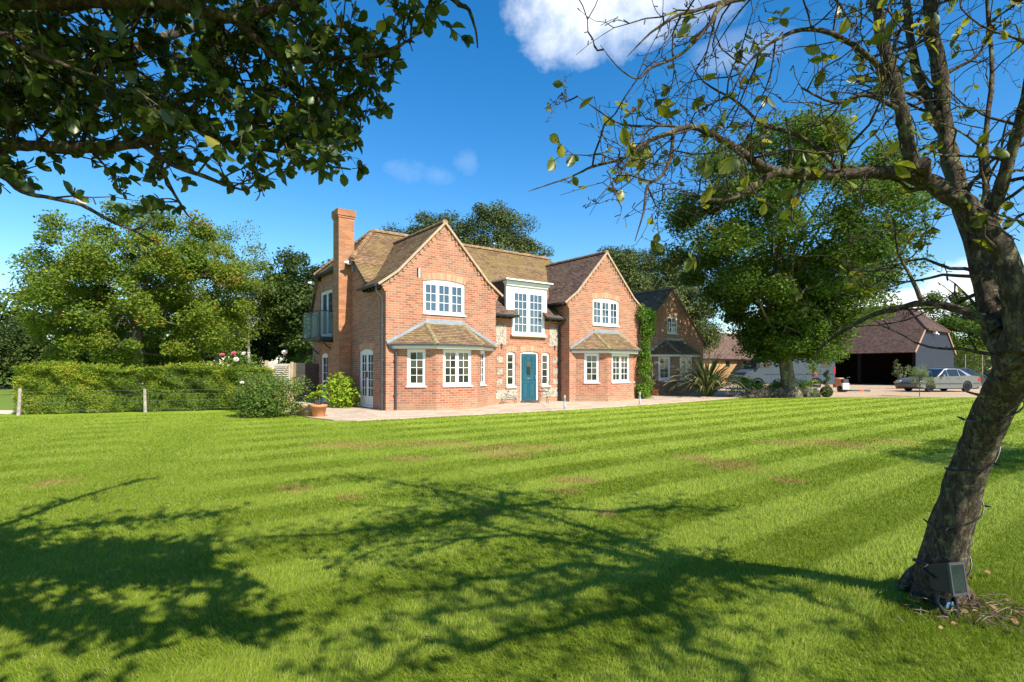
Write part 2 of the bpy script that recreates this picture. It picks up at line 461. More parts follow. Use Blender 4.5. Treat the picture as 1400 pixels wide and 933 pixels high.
PATCHES = [(480, 609, 1.2, .35), (590, 607, 1.3, .3), (690, 621, .9, .35), (560, 628, .8, .25), (1000, 636, .8, .45), (950, 626, .6, .3),
           (1075, 658, .45, .25), (785, 657, .7, .25), (770, 672, .5, .2), (1150, 607, .7, .5), (1080, 606, .8, .3), (75, 661, .5, .3), (400, 669, .5, .25),
           (480, 681, .4, .2), (830, 702, .25, .2), (665, 702, .25, .2), (1220, 604, .6, .3), (700, 612, 1.5, .3)]
def lawn_colour(t, blade=False):
    pos = t.geo()
    sp = t.n('ShaderNodeSeparateXYZ', {0: pos}).outputs
    wob = t.math('MULTIPLY', t.math('SUBTRACT', t.noise(0.5, 2, 0.5, pos), 0.5), 0.22)
    tt = t.math('ADD', t.math('ADD', t.math('MULTIPLY', sp[0], -0.601), t.math('MULTIPLY', sp[1], 0.799)), wob)
    st = t.math('SINE', t.math('MULTIPLY', t.math('ADD', tt, -0.02), 2 * math.pi / 1.12))
    st = t.math('ADD', t.math('MULTIPLY', st, 1.6), 0.5, True)
    tt2 = t.math('ADD', t.math('ADD', t.math('MULTIPLY', sp[0], 0.94), t.math('MULTIPLY', sp[1], 0.34)), wob)
    st2 = t.math('ADD', t.math('MULTIPLY', t.math('SINE', t.math('MULTIPLY', tt2, 2 * math.pi / 1.9)), 0.8), 0.5, True)
    left = t.ramp(t.math('ADD', t.math('MULTIPLY', sp[0], 0.09), 0.5), [(0.1, 0.30), (0.62, 0.92)])
    k = t.math('ADD', t.math('MULTIPLY', t.math('MULTIPLY', st, left), 0.82), t.math('MULTIPLY', st2, 0.18))
    nz = t.noise(1.3, 6, 0.65, pos)
    nf = t.noise(9.0, 4, 0.7, pos)
    k = t.math('ADD', t.math('MULTIPLY', k, 0.7), t.math('MULTIPLY', t.math('SUBTRACT', nz, 0.4), 0.9), True)
    c = t.mix(k, (0.150, 0.228, 0.008), (0.325, 0.415, 0.045))
    c = t.mix(t.math('MULTIPLY', t.ramp(nf, [(0.35, 0.0), (0.7, 1.0)]), 0.35), c, (0.36, 0.42, 0.045))
    br = None
    for (px, py, a, b) in PATCHES:
        g = GP(px, py)
        dx = t.math('DIVIDE', t.math('SUBTRACT', sp[0], g.x), a * g.y / 9)
        dy = t.math('DIVIDE', t.math('SUBTRACT', sp[1], g.y), b * 2.0 * g.y / 9)
        d = t.math('SUBTRACT', 1.0, t.math('ADD', t.math('MULTIPLY', dx, dx), t.math('MULTIPLY', dy, dy)), True)
        br = d if br is None else t.math('MAXIMUM', br, d)
    nb = t.noise(3.0, 7, 0.75, pos)
    bm = t.math('MULTIPLY', t.ramp(t.math('ADD', t.math('MULTIPLY', br, 0.34), t.math('MULTIPLY', nb, 0.9)), [(0.58, 0.0), (0.82, 1.0)]), t.math('MULTIPLY', br, 2.5, True))
    c = t.mix(t.math('MULTIPLY', bm, 0.75), c, (0.36, 0.23, 0.08))
    return c, nf
t = NT('lawn')
lc, nf = lawn_colour(t)
gr = t.noise(120, 3, 0.8, t.mapping(t.geo(), rot=(0, 0, 0.6), scale=(1, 0.35, 1)))
lc = t.mix(0.8, lc, t.mix(gr, (0.16, 0.16, 0.16), (0.92, 0.92, 0.92)), 'OVERLAY')
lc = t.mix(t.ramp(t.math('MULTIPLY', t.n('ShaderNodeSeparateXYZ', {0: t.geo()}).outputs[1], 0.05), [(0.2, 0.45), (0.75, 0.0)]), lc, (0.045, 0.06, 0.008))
M['lawn'] = t.done(t.bsdf(lc, 0.8, 0.15, 0, t.bump(gr, 0.6, 0.02)))
t = NT('grass_blade')
lc, nf = lawn_colour(t)
ta = t.n('ShaderNodeAttribute', attribute_name='tint').outputs['Fac']
lc = t.mix(t.math('MULTIPLY', t.ramp(ta, [(0.90, 0.0), (0.93, 1.0)]), 0.7), lc, (0.42, 0.36, 0.14))
lc = t.mix(t.ramp(ta, [(0.0, 0.55), (0.5, 0.0)]), lc, t.mix(0.5, lc, (0.05, 0.13, 0.01)))
b = t.bsdf(lc, 0.6, 0.22)
tr = t.n('ShaderNodeBsdfTranslucent'); t.set(tr, 'Color', lc)
M['blade'] = t.done(t.n('ShaderNodeMixShader', {0: 0.30, 1: b.outputs[0], 2: tr.outputs[0]}))
t = NT('far_ground')
pos = t.geo()
M['field'] = t.done(t.bsdf(t.mix(t.noise(0.15, 5, 0.6, pos), (0.10, 0.17, 0.02), (0.20, 0.26, 0.05)), 0.9, 0.1, 0, t.bump(t.noise(20, 4, 0.7, pos), 0.5, 0.03)))
t = NT('gravel')
pos = t.geo()
v = t.n('ShaderNodeTexVoronoi', {'Vector': pos, 'Scale': 45.0})
c = t.ramp(t.n('ShaderNodeSeparateColor', {0: v.outputs['Color']}).outputs[0], [(0.0, (0.30, 0.19, 0.10)), (0.5, (0.50, 0.35, 0.21)), (1.0, (0.62, 0.48, 0.33))])
c = t.mix(t.math('MULTIPLY', t.ramp(t.noise(0.5, 5, 0.6, t.mapping(pos, scale=(0.3, 1, 1))), [(0.4, 0.0), (0.65, 1.0)]), 0.5), c, (0.60, 0.46, 0.31))
M['gravel'] = t.done(t.bsdf(c, 0.95, 0.15, 0, t.bump(v.outputs['Distance'], 0.8, 0.02)))
t = NT('flagstones')
uv = t.uv()
br = t.n('ShaderNodeTexBrick', {'Vector': uv, 'Color1': (0, 0, 0), 'Color2': (1, 1, 1), 'Mortar': (0.5, 0.5, 0.5), 'Scale': 1.0, 'Mortar Size': 0.009,
         'Mortar Smooth': 0.2, 'Brick Width': 0.72, 'Row Height': 0.46}, offset=0.37, squash=0.62, squash_frequency=3)
c = t.ramp(br.outputs['Color'], [(0.0, (0.42, 0.27, 0.17)), (0.35, (0.55, 0.40, 0.26)), (0.6, (0.58, 0.45, 0.31)), (0.8, (0.47, 0.36, 0.29)), (1.0, (0.62, 0.47, 0.28))])
c = t.mix(0.35, c, t.ramp(t.noise(5, 6, 0.7, uv), [(0.3, (0.25, 0.2, 0.15)), (0.7, (0.8, 0.7, 0.55))]))
c = t.mix(br.outputs['Fac'], c, (0.30, 0.23, 0.15))
M['flag'] = t.done(t.bsdf(c, 0.8, 0.25, 0, t.bump(t.math('ADD', t.math('MULTIPLY', br.outputs['Fac'], -1.0), t.math('MULTIPLY', t.noise(20, 5, 0.7, uv), 0.4)), 0.6, 0.01)))

m = MB(); m.face([(-2500, -2500, -0.02), (2500, -2500, -0.02), (2500, 2500, -0.02), (-2500, 2500, -0.02)])
tag(m.build('ground', M['field']), kind='structure')
m = MB(); m.face([(-17.2, -6, 0), (45, -6, 0), (45, 30, 0), (-2, 30, 0), (-8.4, 18.2, 0), (-16, 15.9, 0), (-17.2, 15.3, 0)])
tag(m.build('lawn', M['lawn']), kind='structure')
m = MB(); m.face([(9.8, 25.1, 0.008), (12.0, 25.55, 0.008), (18, 25.7, 0.008), (26, 25.75, 0.008), (46, 25.4, 0.008), (120, 20, 0.008), (120, 90, 0.008), (4, 90, 0.008), (4, 34, 0.008)])
tag(m.build('gravel_drive', M['gravel']), kind='structure')
pv = [(-2.6, 8.2), (-2.6, -.9), (-2.35, -2.1), (-1.9, -2.55), (-1.0, -2.66), (2.5, -2.9), (6, -3.05), (10, -2.9), (13, -2.65), (15.7, -2.3), (21, -2.0), (21, 3), (12.6, 3), (12.6, 8.2)]
m = MB()
m.face([(a, b, 0.03) for a, b in pv])
for i in range(len(pv)):
    a = pv[i]; b = pv[(i + 1) % len(pv)]
    m.face([(a[0], a[1], -0.01), (b[0], b[1], -0.01), (b[0], b[1], 0.03), (a[0], a[1], 0.03)])
pav = m.build('paving', M['flag']); pav.location = HO; pav.rotation_euler.z = HROT
tag(pav, kind='structure')
# cream path beyond the hedge end (far left)
m = MB(); m.face([(-30, 15.6, 0.0), (-15.0, 15.4, 0.0), (-15.0, 17.6, 0.0), (-30, 18.4, 0.0)])
tag(m.build('path', plain('cream_path', (0.62, 0.52, 0.38), 0.9, 0.2)), kind='structure')

# ------------------------------------------------------------------ mown grass blades
def make_grass():
    rg = np.random.default_rng(5)
    Vs = []; Ts = []
    for (z0, z1, dens, w, h) in ((1.2, 3.4, 15000, .0036, .025), (3.4, 5.2, 8500, .0048, .026), (5.2, 8.0, 3800, .0072, .028), (8.0, 12.5, 1100, .0120, .032), (12.5, 17, 420, .02, .028), (17, 25.4, 150, .034, .026)):
        m_ = 1.6                                  # side margin so the turf also holds up from a step aside
        n = int(dens * ((z1 * z1 - z0 * z0) * 0.98 + 2 * m_ * (z1 - z0)))
        Z = rg.uniform(z0, z1, n * 2); Z = Z[rg.uniform(0, z1 * .98 + m_, n * 2) < Z * .98 + m_][:n]; n = len(Z)
        X = rg.uniform(-1, 1, n) * (Z * .98 + m_)
        t_ = -0.601 * X + 0.799 * Z
        # keep off the paving
        rx = X + 3.97; rz = Z - 17.08
        v_ = -0.601 * rx + 0.799 * rz; s_ = 0.799 * rx + 0.601 * rz
        ok = ~((v_ > -2.6 + .45 * (s_ > 12)) & (s_ > -2.6)) & ~((X > 9) & (Z > 24.9)) & ~((X < -6.9) & (Z > 16.6 + (X + 9) * .3))
        trunkd = np.hypot(X - 2.49, Z - 3.2)
        ok &= trunkd > 0.2
        X, Z, t_, trunkd = X[ok], Z[ok], t_[ok], trunkd[ok]; n = len(X)
        sgn = np.where(np.sin((t_ - .02) * 2 * np.pi / 1.12) > 0, 1.0, -1.0)
        hh = h * rg.uniform(0.55, 1.25, n) * np.where(trunkd < .75, 1.9 - trunkd * .9, 1.0)
        lean = hh * (0.55 + rg.normal(0, .3, n))
        # blades lie away from / towards the viewer along the mower's travel, with swirl noise
        ang = 0.645 + np.sin(X * 1.7 + Z * .9) * .5 + rg.normal(0, .75, n)
        dx = np.cos(ang) * sgn * lean; dz = np.sin(ang) * sgn * lean
        a2 = rg.uniform(0, np.pi, n)
        wx = np.cos(a2) * w * .5; wz = np.sin(a2) * w * .5
        p = np.zeros((n, 3, 3))
        p[:, 0] = np.stack([X - wx, Z - wz, np.zeros(n)], 1)
        p[:, 1] = np.stack([X + wx, Z + wz, np.zeros(n)], 1)
        p[:, 2] = np.stack([X + dx, Z + dz, hh], 1)
        Vs.append(p.reshape(-1, 3)); Ts.append(np.repeat(rg.uniform(0, 1, n), 3))
    V = np.concatenate(Vs); T = np.concatenate(Ts)
    o = np_mesh('grass', V, np.arange(len(V)).reshape(-1, 3), M['blade'], None, T)
    tag(o, 'short mown grass blades covering the striped lawn', 'grass', kind='stuff')
make_grass()
# ------------------------------------------------------------------ building helpers (local coords: x along facade, y into depth, z up)
class Fr:
    """frame of a vertical wall: origin, horizontal direction, inward normal"""
    def __init__(s, o, t, n):
        s.o = Vector(o); s.t = Vector(t).normalized(); s.n = Vector(n).normalized()
    def p(s, a, z, d=0.0): return s.o + s.t * a + s.n * d + Vector((0, 0, z))
    def box(s, mb, a0, a1, z0, z1, d0, d1):
        mb.hexa([s.p(a0, z0, d0), s.p(a1, z0, d0), s.p(a1, z0, d1), s.p(a0, z0, d1), s.p(a0, z1, d0), s.p(a1, z1, d0), s.p(a1, z1, d1), s.p(a0, z1, d1)])

def arch(x0, x1, z0, z1, rise=0.0, n=8):
    pts = [(x0, z0), (x1, z0), (x1, z1)]
    if rise > 0:
        for i in range(1, n):
            k = i / n
            pts.append((x1 + (x0 - x1) * k, z1 + rise * (1 - (2 * k - 1) ** 2)))
    pts.append((x0, z1))
    return pts

def wall(mb, fr, outer, holes=(), reveal=0.10):
    loops = [[Vector((a, z, 0)) for a, z in outer]] + [[Vector((a, z, 0)) for a, z in reversed(h)] for h in holes]
    flat = [q for l in loops for q in l]
    for tri in tessellate_polygon(loops):
        q = [fr.p(flat[i].x, flat[i].y) for i in tri]
        n = (q[1] - q[0]).cross(q[2] - q[0])
        if n.length < 1e-9: continue
        if n.dot(fr.n) > 0: q.reverse()
        mb.face(q, [((p - fr.o).dot(fr.t), p.z) for p in q])
    for h in holes:
        for i in range(len(h)):
            a = h[i]; b = h[(i + 1) % len(h)]
            mb.face([fr.p(a[0], a[1]), fr.p(b[0], b[1]), fr.p(b[0], b[1], reveal), fr.p(a[0], a[1], reveal)])

def soldier(mb, fr, x0, x1, z1, rise, h=0.22, n=10):
    """brick arch 4 mm proud of the wall"""
    parent = mb; mb = MB()
    x0 -= .02; x1 += .02
    def zz(k): return z1 + rise * (1 - (2 * k - 1) ** 2)
    for i in range(n):
        k0 = i / n; k1 = (i + 1) / n
        c = []
        for d in (-0.005, 0.0):
            c.append([(k0, 0, d), (k1, 0, d), (k1, h, d), (k0, h, d)])
        def q(k, hh, d):
            fl = (2 * k - 1) * 0.06 * hh / h
            return fr.p(x0 + (x1 - x0) * k + fl, zz(k) + hh, d)
        f = [q(*e) for e in c[0]]
        mb.face(f, [(x0 + (x1 - x0) * e[0], e[1] + .01) for e in c[0]])
        mb.face([q(k0, h, -.005), q(k1, h, -.005), q(k1, h, 0), q(k0, h, 0)])
        mb.face([q(k0, 0, -.005), q(k1, 0, -.005), q(k1, 0, 0), q(k0, 0, 0)])
    for k in (0, 1):
        mb.face([q(k, 0, -.005), q(k, h, -.005), q(k, h, 0), q(k, 0, 0)])
    mb.build('brick_arch', M['arch'], parent)

WR = random.Random(3)
def window(parent, fr, x0, x1, z0, z1, lights, rows, cols=2, rise=0.0, setback=0.05, name='window', glass='glass', fw=0.06, sash=0.045, bar=0.02, sill=True, panel=0.0, transom=0.0):
    """white joinery in an opening of frame fr; one mesh plus a pane child"""
    m = MB(); g = MB(); D = setback
    fd = 0.07
    fr.box(m, x0, x0 + fw, z0, z1 + rise * 0.02, D, D + fd)
    fr.box(m, x1 - fw, x1, z0, z1 + rise * 0.02, D, D + fd)
    fr.box(m, x0 + fw, x1 - fw, z0, z0 + fw, D + .001, D + fd)
    # head, arched on top
    n = 10
    for i in range(n):
        k0 = i / n; k1 = (i + 1) / n
        xa = x0 + (x1 - x0) * k0; xb = x0 + (x1 - x0) * k1
        za = z1 + rise * (1 - (2 * k0 - 1) ** 2); zb = z1 + rise * (1 - (2 * k1 - 1) ** 2)
        m.hexa([fr.p(xa, z1 - fw, D - .002), fr.p(xb, z1 - fw, D - .002), fr.p(xb, z1 - fw, D + fd), fr.p(xa, z1 - fw, D + fd),
                fr.p(xa, za, D - .002), fr.p(xb, zb, D - .002), fr.p(xb, zb, D + fd), fr.p(xa, za, D + fd)])
    inner0 = x0 + fw; inner1 = x1 - fw
    mull = 0.035
    tot = inner1 - inner0 - mull * (lights - 1)
    lw = tot / lights
    for L in range(lights):
        a0 = inner0 + L * (lw + mull); a1 = a0 + lw
        if L: fr.box(m, a0 - mull, a0, z0 + fw, z1 - fw, D + .002, D + fd)
        zb = z0 + fw; zt = z1 - fw
        d0 = D + .012; d1 = D + .055
        fr.box(m, a0, a0 + sash, zb, zt, d0, d1); fr.box(m, a1 - sash, a1, zb, zt, d0, d1)
        fr.box(m, a0 + sash, a1 - sash, zb, zb + sash + panel, d0 + .001, d1); fr.box(m, a0 + sash, a1 - sash, zt - sash, zt, d0 + .001, d1)
        if panel > 0.2:
            fr.box(m, a0 + sash + .03, a1 - sash - .03, zb + sash + .03, zb + sash + panel - .04, d0 - .006, d0 + .002)
        ga0 = a0 + sash; ga1 = a1 - sash; gz0 = zb + sash + panel; gz1 = zt - sash
        for c in range(1, cols):
            x = ga0 + (ga1 - ga0) * c / cols
            fr.box(m, x - bar / 2, x + bar / 2, gz0, gz1, d0 + .006, d1 - .01)
        for r in range(1, rows):
            z = gz0 + (gz1 - gz0) * r / rows
            fr.box(m, ga0, ga1, z - bar / 2, z + bar / 2, d0 + .008, d1 - .012)
        for c in range(cols):
            for r in range(rows):
                xa = ga0 + (ga1 - ga0) * c / cols; xb = ga0 + (ga1 - ga0) * (c + 1) / cols
                za = gz0 + (gz1 - gz0) * r / rows; zb2 = gz0 + (gz1 - gz0) * (r + 1) / rows
                j = [WR.uniform(-.0022, .0022) for _ in range(2)]
                dd = d0 + .022
                g.face([fr.p(xa, za, dd + j[0] + j[1]), fr.p(xb, za, dd - j[0] + j[1]), fr.p(xb, zb2, dd - j[0] - j[1]), fr.p(xa, zb2, dd + j[0] - j[1])])
    if sill:
        fr.box(m, x0 - .03, x1 + .03, z0 - .035, z0 + .004, -0.045, D + .03)
    f = m.build(name, M['white'], parent)
    if lights == 2 and panel > 0:
        h = MB(); xm = (x0 + x1) / 2; fr.box(h, xm - .03, xm - .01, z0 + .95, z0 + 1.15, D - .02, D + .012); fr.box(h, xm - .03, xm + .05, z0 + 1.07, z0 + 1.09, D - .045, D - .02)
        h.build('handle', M['black'], f)
    g.build('pane', M[glass], f)
    return f

def clip(poly, b, above):
    out = []
    for i in range(len(poly)):
        p = poly[i]; q = poly[(i + 1) % len(poly)]
        pi = (p[1] >= b) if above else (p[1] <= b); qi = (q[1] >= b) if above else (q[1] <= b)
        if pi: out.append(p)
        if pi != qi:
            k = (b - p[1]) / (q[1] - p[1]); out.append((p[0] + (q[0] - p[0]) * k, b))
    return out

def tiles(mb, poly, gauge=0.1, step=0.014, thick=0.05):
    """tiled slope: overlapping courses as real steps; poly is planar and convex, counter-clockwise seen from above or not"""
    P3 = [Vector(p) for p in poly]
    n = Vector((0, 0, 0))
    for k in range(len(P3)): n += P3[k].cross(P3[(k + 1) % len(P3)])
    n.normalize()
    if n.z < 0: n = -n
    t = Vector((-n.y, n.x, 0)).normalized(); w = n.cross(t)
    if w.z < 0: w = -w; t = -t
    c0 = P3[0].dot(n)
    p2 = [(p.dot(t), p.dot(w)) for p in P3]
    bmin = min(p[1] for p in p2); bmax = max(p[1] for p in p2)
    def up(a, b, h): return t * a + w * b + n * (c0 + h)
    k = math.floor(bmin / gauge)
    rr = random.Random(int(abs(c0) * 1000))
    while k * gauge < bmax:
        b0 = k * gauge; b1 = b0 + gauge; k += 1
        q = clip(clip(p2, b0, True), b1, False)
        if len(q) < 3: continue
        hs = step * rr.uniform(0.8, 1.2)
        f = [up(a, b, hs * (1 - (b - b0) / gauge) + .002) for a, b in q]
        mb.face(f, q)
        lo = [p for p in q if abs(p[1] - max(b0, bmin)) < 1e-6]
        if len(lo) >= 2:
            a0 = min(p[0] for p in lo); a1 = max(p[0] for p in lo); bb = max(b0, bmin)
            h1 = hs * (1 - (bb - b0) / gauge) + .002
            mb.face([up(a0, bb, 0), up(a1, bb, 0), up(a1, bb, h1), up(a0, bb, h1)], [(a0, bb), (a1, bb), (a1, bb + .01), (a0, bb + .01)])
    mb.face([up(a, b, -thick) for a, b in reversed(p2)])
    for i in range(len(p2)):
        a = p2[i]; b = p2[(i + 1) % len(p2)]
        mb.face([up(a[0], a[1], -thick), up(b[0], b[1], -thick), up(b[0], b[1], .004), up(a[0], a[1], .004)])

def ridge(mb, p0, p1, r=0.11, l=0.32, flare=1.15, drop=0.0, seg=6):
    p0 = Vector(p0); p1 = Vector(p1); d = p1 - p0; L = d.length; d.normalize()
    a = d.cross(Vector((0, 0, 1))).normalized(); b = a.cross(d).normalized()
    n = max(1, int(round(L / l)))
    rr = random.Random(int(L * 1000))
    for i in range(n):
        s0 = p0 + d * (L * i / n - (0.02 if i else 0)); s1 = p0 + d * (L * (i + 1) / n)
        j = rr.uniform(-.004, .006)
        r0 = r * flare; r1 = r
        A = []; B = []
        for k in range(seg + 1):
            an = math.pi * (k / seg) * 1.1 - math.pi * .05
            u = a * math.cos(an); w = b * (math.sin(an) - 0.35)
            A.append(s0 + (u + w) * r0 + b * (j - drop)); B.append(s1 + (u + w) * r1 + b * (j - drop))
        for k in range(seg):
            mb.face([A[k], B[k], B[k + 1], A[k + 1]], smooth=True)
        mb.face(A); mb.face(list(reversed(B)))

# ------------------------------------------------------------------ the brick house
house = thing('brick_house', 'two storey red brick house with twin gables, tall chimney and blue front door', 'house', HO, HROT)
GW = 2.11
GC = (2.125, 9.95)
EZ = 4.05; RZ = 6.28; RV = 3.97
def gable_z(off):     # roof surface height at distance off from the ridge
    off = abs(off)
    return RZ - off * 1.045 if off <= 1.72 else RZ - 1.72 * 1.045 - (off - 1.72) * 0.72

wm_ = MB()
soldiers = house
FA = Fr((0, 0, 0), (1, 0, 0), (0, 1, 0))
def gable_poly(c, hw, base=0.0, e=0.0):
    return [(c - hw, base), (c + hw, base), (c + hw, gable_z(hw) - .05), (c + 1.72, gable_z(1.72) - .05), (c, RZ - .05), (c - 1.72, gable_z(1.72) - .05), (c - hw, gable_z(hw) - .05)]
for gi, c in enumerate(GC):
    h = [arch(c - .79, c + .80, 3.17, 4.24, .09)]
    if gi == 0: h.append([(1.10, 4.31), (1.22, 4.31), (1.22, 4.64), (1.10, 4.64)])
    wall(wm_, FA, gable_poly(c, GW), h)
    soldier(soldiers, FA, c - .79, c + .80, 4.24, .09)
    # dentil course under the verge
    for sgn in (-1, 1):
        k = 0.12
        while k < 2.0:
            z = gable_z(k) - .055
            a0 = c + sgn * k; a1 = c + sgn * (k + .075)
            zz = gable_z(k + .04) - .05
            FA.box(wm_, min(a0, a1), max(a0, a1), zz - .19, zz - .02, -.028, -.001)
            k += .15
        # corbelled kneeler
        for j in range(4):
            a0 = c + sgn * (GW - .001); a1 = c + sgn * (GW + .05 + j * .045)
            z0 = gable_z(GW) - .42 + j * .075
            wm_.box(min(a0, a1), max(a0, a1), 0.002, .22, z0, z0 + .0745)
# recess wall with door and side lights
FB = Fr((0, .6, 0), (1, 0, 0), (0, 1, 0))
s0, s1 = GC[0] + GW, GC[1] - GW
wall(wm_, FB, [(s0, 0), (s1, 0), (s1, 3.5), (7.02, 3.5), (7.02, 2.60), (5.40, 2.60), (5.40, 3.5), (s0, 3.5)],
     [arch(5.84, 6.74, .0301, 1.98, .06), arch(5.17, 5.58, .68, 1.96, .05), arch(6.90, 7.31, .68, 1.96, .05)], .12)
for a in ((5.84, 6.74, 1.98, .06), (5.17, 5.58, 1.96, .05), (6.90, 7.31, 1.96, .05)):
    soldier(soldiers, FB, *a, h=.20, n=8)
# returns of the two gables
FR2 = Fr((GC[1] - GW, 0, 0), (0, 1, 0), (1, 0, 0))
wall(wm_, FR2, [(0, 0), (3.2, 0), (3.2, gable_z(GW) - .06), (0, gable_z(GW) - .06)])
FR1 = Fr((GC[0] + GW, 0, 0), (0, 1, 0), (-1, 0, 0))
wall(wm_, FR1, [(0, 0), (3.2, 0), (3.2, gable_z(GW) - .06), (0, gable_z(GW) - .06)])
# left flank
FL = Fr((GC[0] - GW, 0, 0), (0, 1, 0), (1, 0, 0))
def main_z(v):
    return 3.40 + .805 * (v - .35)
wall(wm_, FL, [(0, 0), (7.4, 0), (7.4, 3.72), (6.55, 5.15), (2.54, 5.13), (1.42, 4.2), (0, gable_z(GW) - .05)],
     [arch(1.01, 2.18, .10, 1.92, .09), arch(5.5, 6.36, .06, 1.90, .08), [(4.98, 2.62), (6.42, 2.62), (6.42, 4.45), (4.98, 4.45)]], .13)
soldier(soldiers, FL, 1.01, 2.18, 1.92, .09, n=9)
FRt = Fr((GC[1] + GW, 0, 0), (0, 1, 0), (-1, 0, 0))
wall(wm_, FRt, [(0, 0), (7.4, 0), (7.4, 3.72), (6.55, 5.15), (2.54, 5.13), (1.42, 4.2), (0, gable_z(GW) - .05)])
FBk = Fr((0, 7.4, 0), (1, 0, 0), (0, -1, 0))
wall(wm_, FBk, [(0.014, 0), (12.06, 0), (12.06, 3.7), (0.014, 3.7)])
# bays
def bay(mb, sold, c, v0, parent, sm=True, tilem='tile', glass='glass'):
    A = [(c - 1.75, v0), (c - .76, v0 - .8), (c + .80, v0 - .8), (c + 1.79, v0)]
    for i in range(3):
        p, q = A[i], A[i + 1]
        t_ = Vector((q[0] - p[0], q[1] - p[1], 0)); L = t_.length; t_.normalize()
        fr = Fr((p[0], p[1], 0), t_, (-t_.y, t_.x, 0))
        if i == 1: w = (L / 2 - .53, L / 2 + .55, 2)
        else: w = (L / 2 - .30, L / 2 + .30, 1)
        wall(mb, fr, [(0, 0), (L, 0), (L, 2.03), (0, 2.03)], [arch(w[0], w[1], .79, 1.97)], .08)
        # plinth band, slightly proud
        fr.box(mb, -.02, L + .02, .0, .14, -.02, -.001)
        window(parent, fr, w[0], w[1], .79, 1.97, w[2], 4, 2, 0, .03, glass=glass)
    def off(d):
        k = math.tan(math.radians(19.5))
        return [(c - 1.75 - d * 1.25, v0 - .003), (c - .76 - d * k, v0 - .8 - d), (c + .80 + d * k, v0 - .8 - d), (c + 1.79 + d * 1.25, v0 - .003)]
    # white fascia and soffit
    f = MB(); g = MB(); o1 = off(.20); o2 = off(.26); oi = off(-.02)
    for i in range(3):
        p, q = o1[i], o1[i + 1]
        f.hexa([(p[0], p[1], 1.98), (q[0], q[1], 1.98), (oi[i + 1][0], oi[i + 1][1], 1.98), (oi[i][0], oi[i][1], 1.98),
                (p[0], p[1], 2.075), (q[0], q[1], 2.075), (oi[i + 1][0], oi[i + 1][1], 2.075), (oi[i][0], oi[i][1], 2.075)])
        g.bar((o2[i][0], o2[i][1], 2.10), (o2[i + 1][0], o2[i + 1][1], 2.10), .07, .05)
    f.build('fascia', M['white'], parent)
    g.build('gutter', M['gutter'], parent)
    E = [(x, y, 2.125) for x, y in off(.27)]
    T0 = (c - .70, v0 - .004, 2.86); T1 = (c + .72, v0 - .004, 2.86)
    r = MB()
    tiles(r, [E[0], E[1], T0], .1, .012, .03); tiles(r, [E[1], E[2], T1, T0], .1, .012, .03); tiles(r, [E[2], E[3], T1], .1, .012, .03)
    ro = r.build('bay_roof', M[tilem], parent)
    h = MB()
    ridge(h, E[1], T0, .075, .10, 1.35, .01); h.build('hip_tiles', M['bonnet'], ro)
    h = MB(); ridge(h, E[2], T1, .075, .10, 1.35, .01); h.build('hip_tiles', M['bonnet'], ro)
    l = MB()
    l.bar(Vector(E[0]) + Vector((0, -.02, .05)), Vector(T0) + Vector((0, -.02, .03)), .03, .10)
    l.bar(Vector(E[3]) + Vector((0, -.02, .05)), Vector(T1) + Vector((0, -.02, .03)), .03, .10)
    l.box(T0[0] - .04, T1[0] + .04, v0 - .045, v0 - .004, 2.83, 2.98)
    l.build('lead_flashing', M['lead'], ro)
bay(wm_, soldiers, GC[0], 0, house)
bay(wm_, soldiers, GC[1], 0, house)
wm_.build('wall', M['brick'], house)
wp = MB(); FA.box(wp, 1.165, 1.215, 4.32, 4.63, .01, .08)
wp.build('vent_slit', M['white'], house)
wd = MB(); FA.box(wd, 1.10, 1.22, 4.31, 4.64, .095, .12); wd.build('slit_back', M['black'], house)

# flint panels
for (a0, a1, z0, z1) in ((4.66, 5.14, 2.26, 3.00), (7.30, 7.84, 2.26, 3.02), (4.70, 4.97, 1.58, 1.80), (4.70, 4.97, 1.14, 1.36), (4.70, 4.97, .72, .94),
                         (7.48, 7.80, 1.58, 1.80), (7.48, 7.80, 1.14, 1.36), (7.48, 7.80, .72, .94), (4.66, 5.68, .20, .56), (6.94, 7.84, .22, .58)):
    f = MB(); FB.box(f, a0, a1, z0, z1, -.010, -.0005)
    f.build('flint_panel', M['flint'], house)
# wall tie plates below the upper flints
for a in (4.92, 7.58):
    f = MB(); FB.box(f, a - .018, a + .018, 2.10, 2.30, -.04, -.011); FB.box(f, a - .05, a + .05, 2.24, 2.27, -.035, -.0105)
    f.build('wall_hook', M['iron'], house)

# windows and doors
for c in GC:
    window(house, FA, c - .79, c + .80, 3.17, 4.24, 3, 3, 2, .09, .03, glass='glass_up')
window(house, FB, 5.17, 5.58, .68, 1.96, 1, 4, 1, .05, .05, fw=.05, sash=.03)
window(house, FB, 6.90, 7.31, .68, 1.96, 1, 4, 1, .05, .05, fw=.05, sash=.03)
for a in (5.17, 6.90):
    f = MB(); FB.box(f, a - .06, a + .47, .60, .648, -.06, .06); f.build('window_sill', M['stone'], house)
window(house, FL, 1.01, 2.18, .10, 1.92, 2, 5, 2, .09, .03, name='french_door', panel=.22, sash=.05)
window(house, FL, 5.5, 6.36, .06, 1.90, 1, 5, 2, .08, .05, name='garden_door', panel=.1)
# balcony doors
window(house, FL, 4.98, 6.42, 2.62, 4.45, 2, 1, 1, 0, .04, name='balcony_door', sash=.06, glass='glass_up')
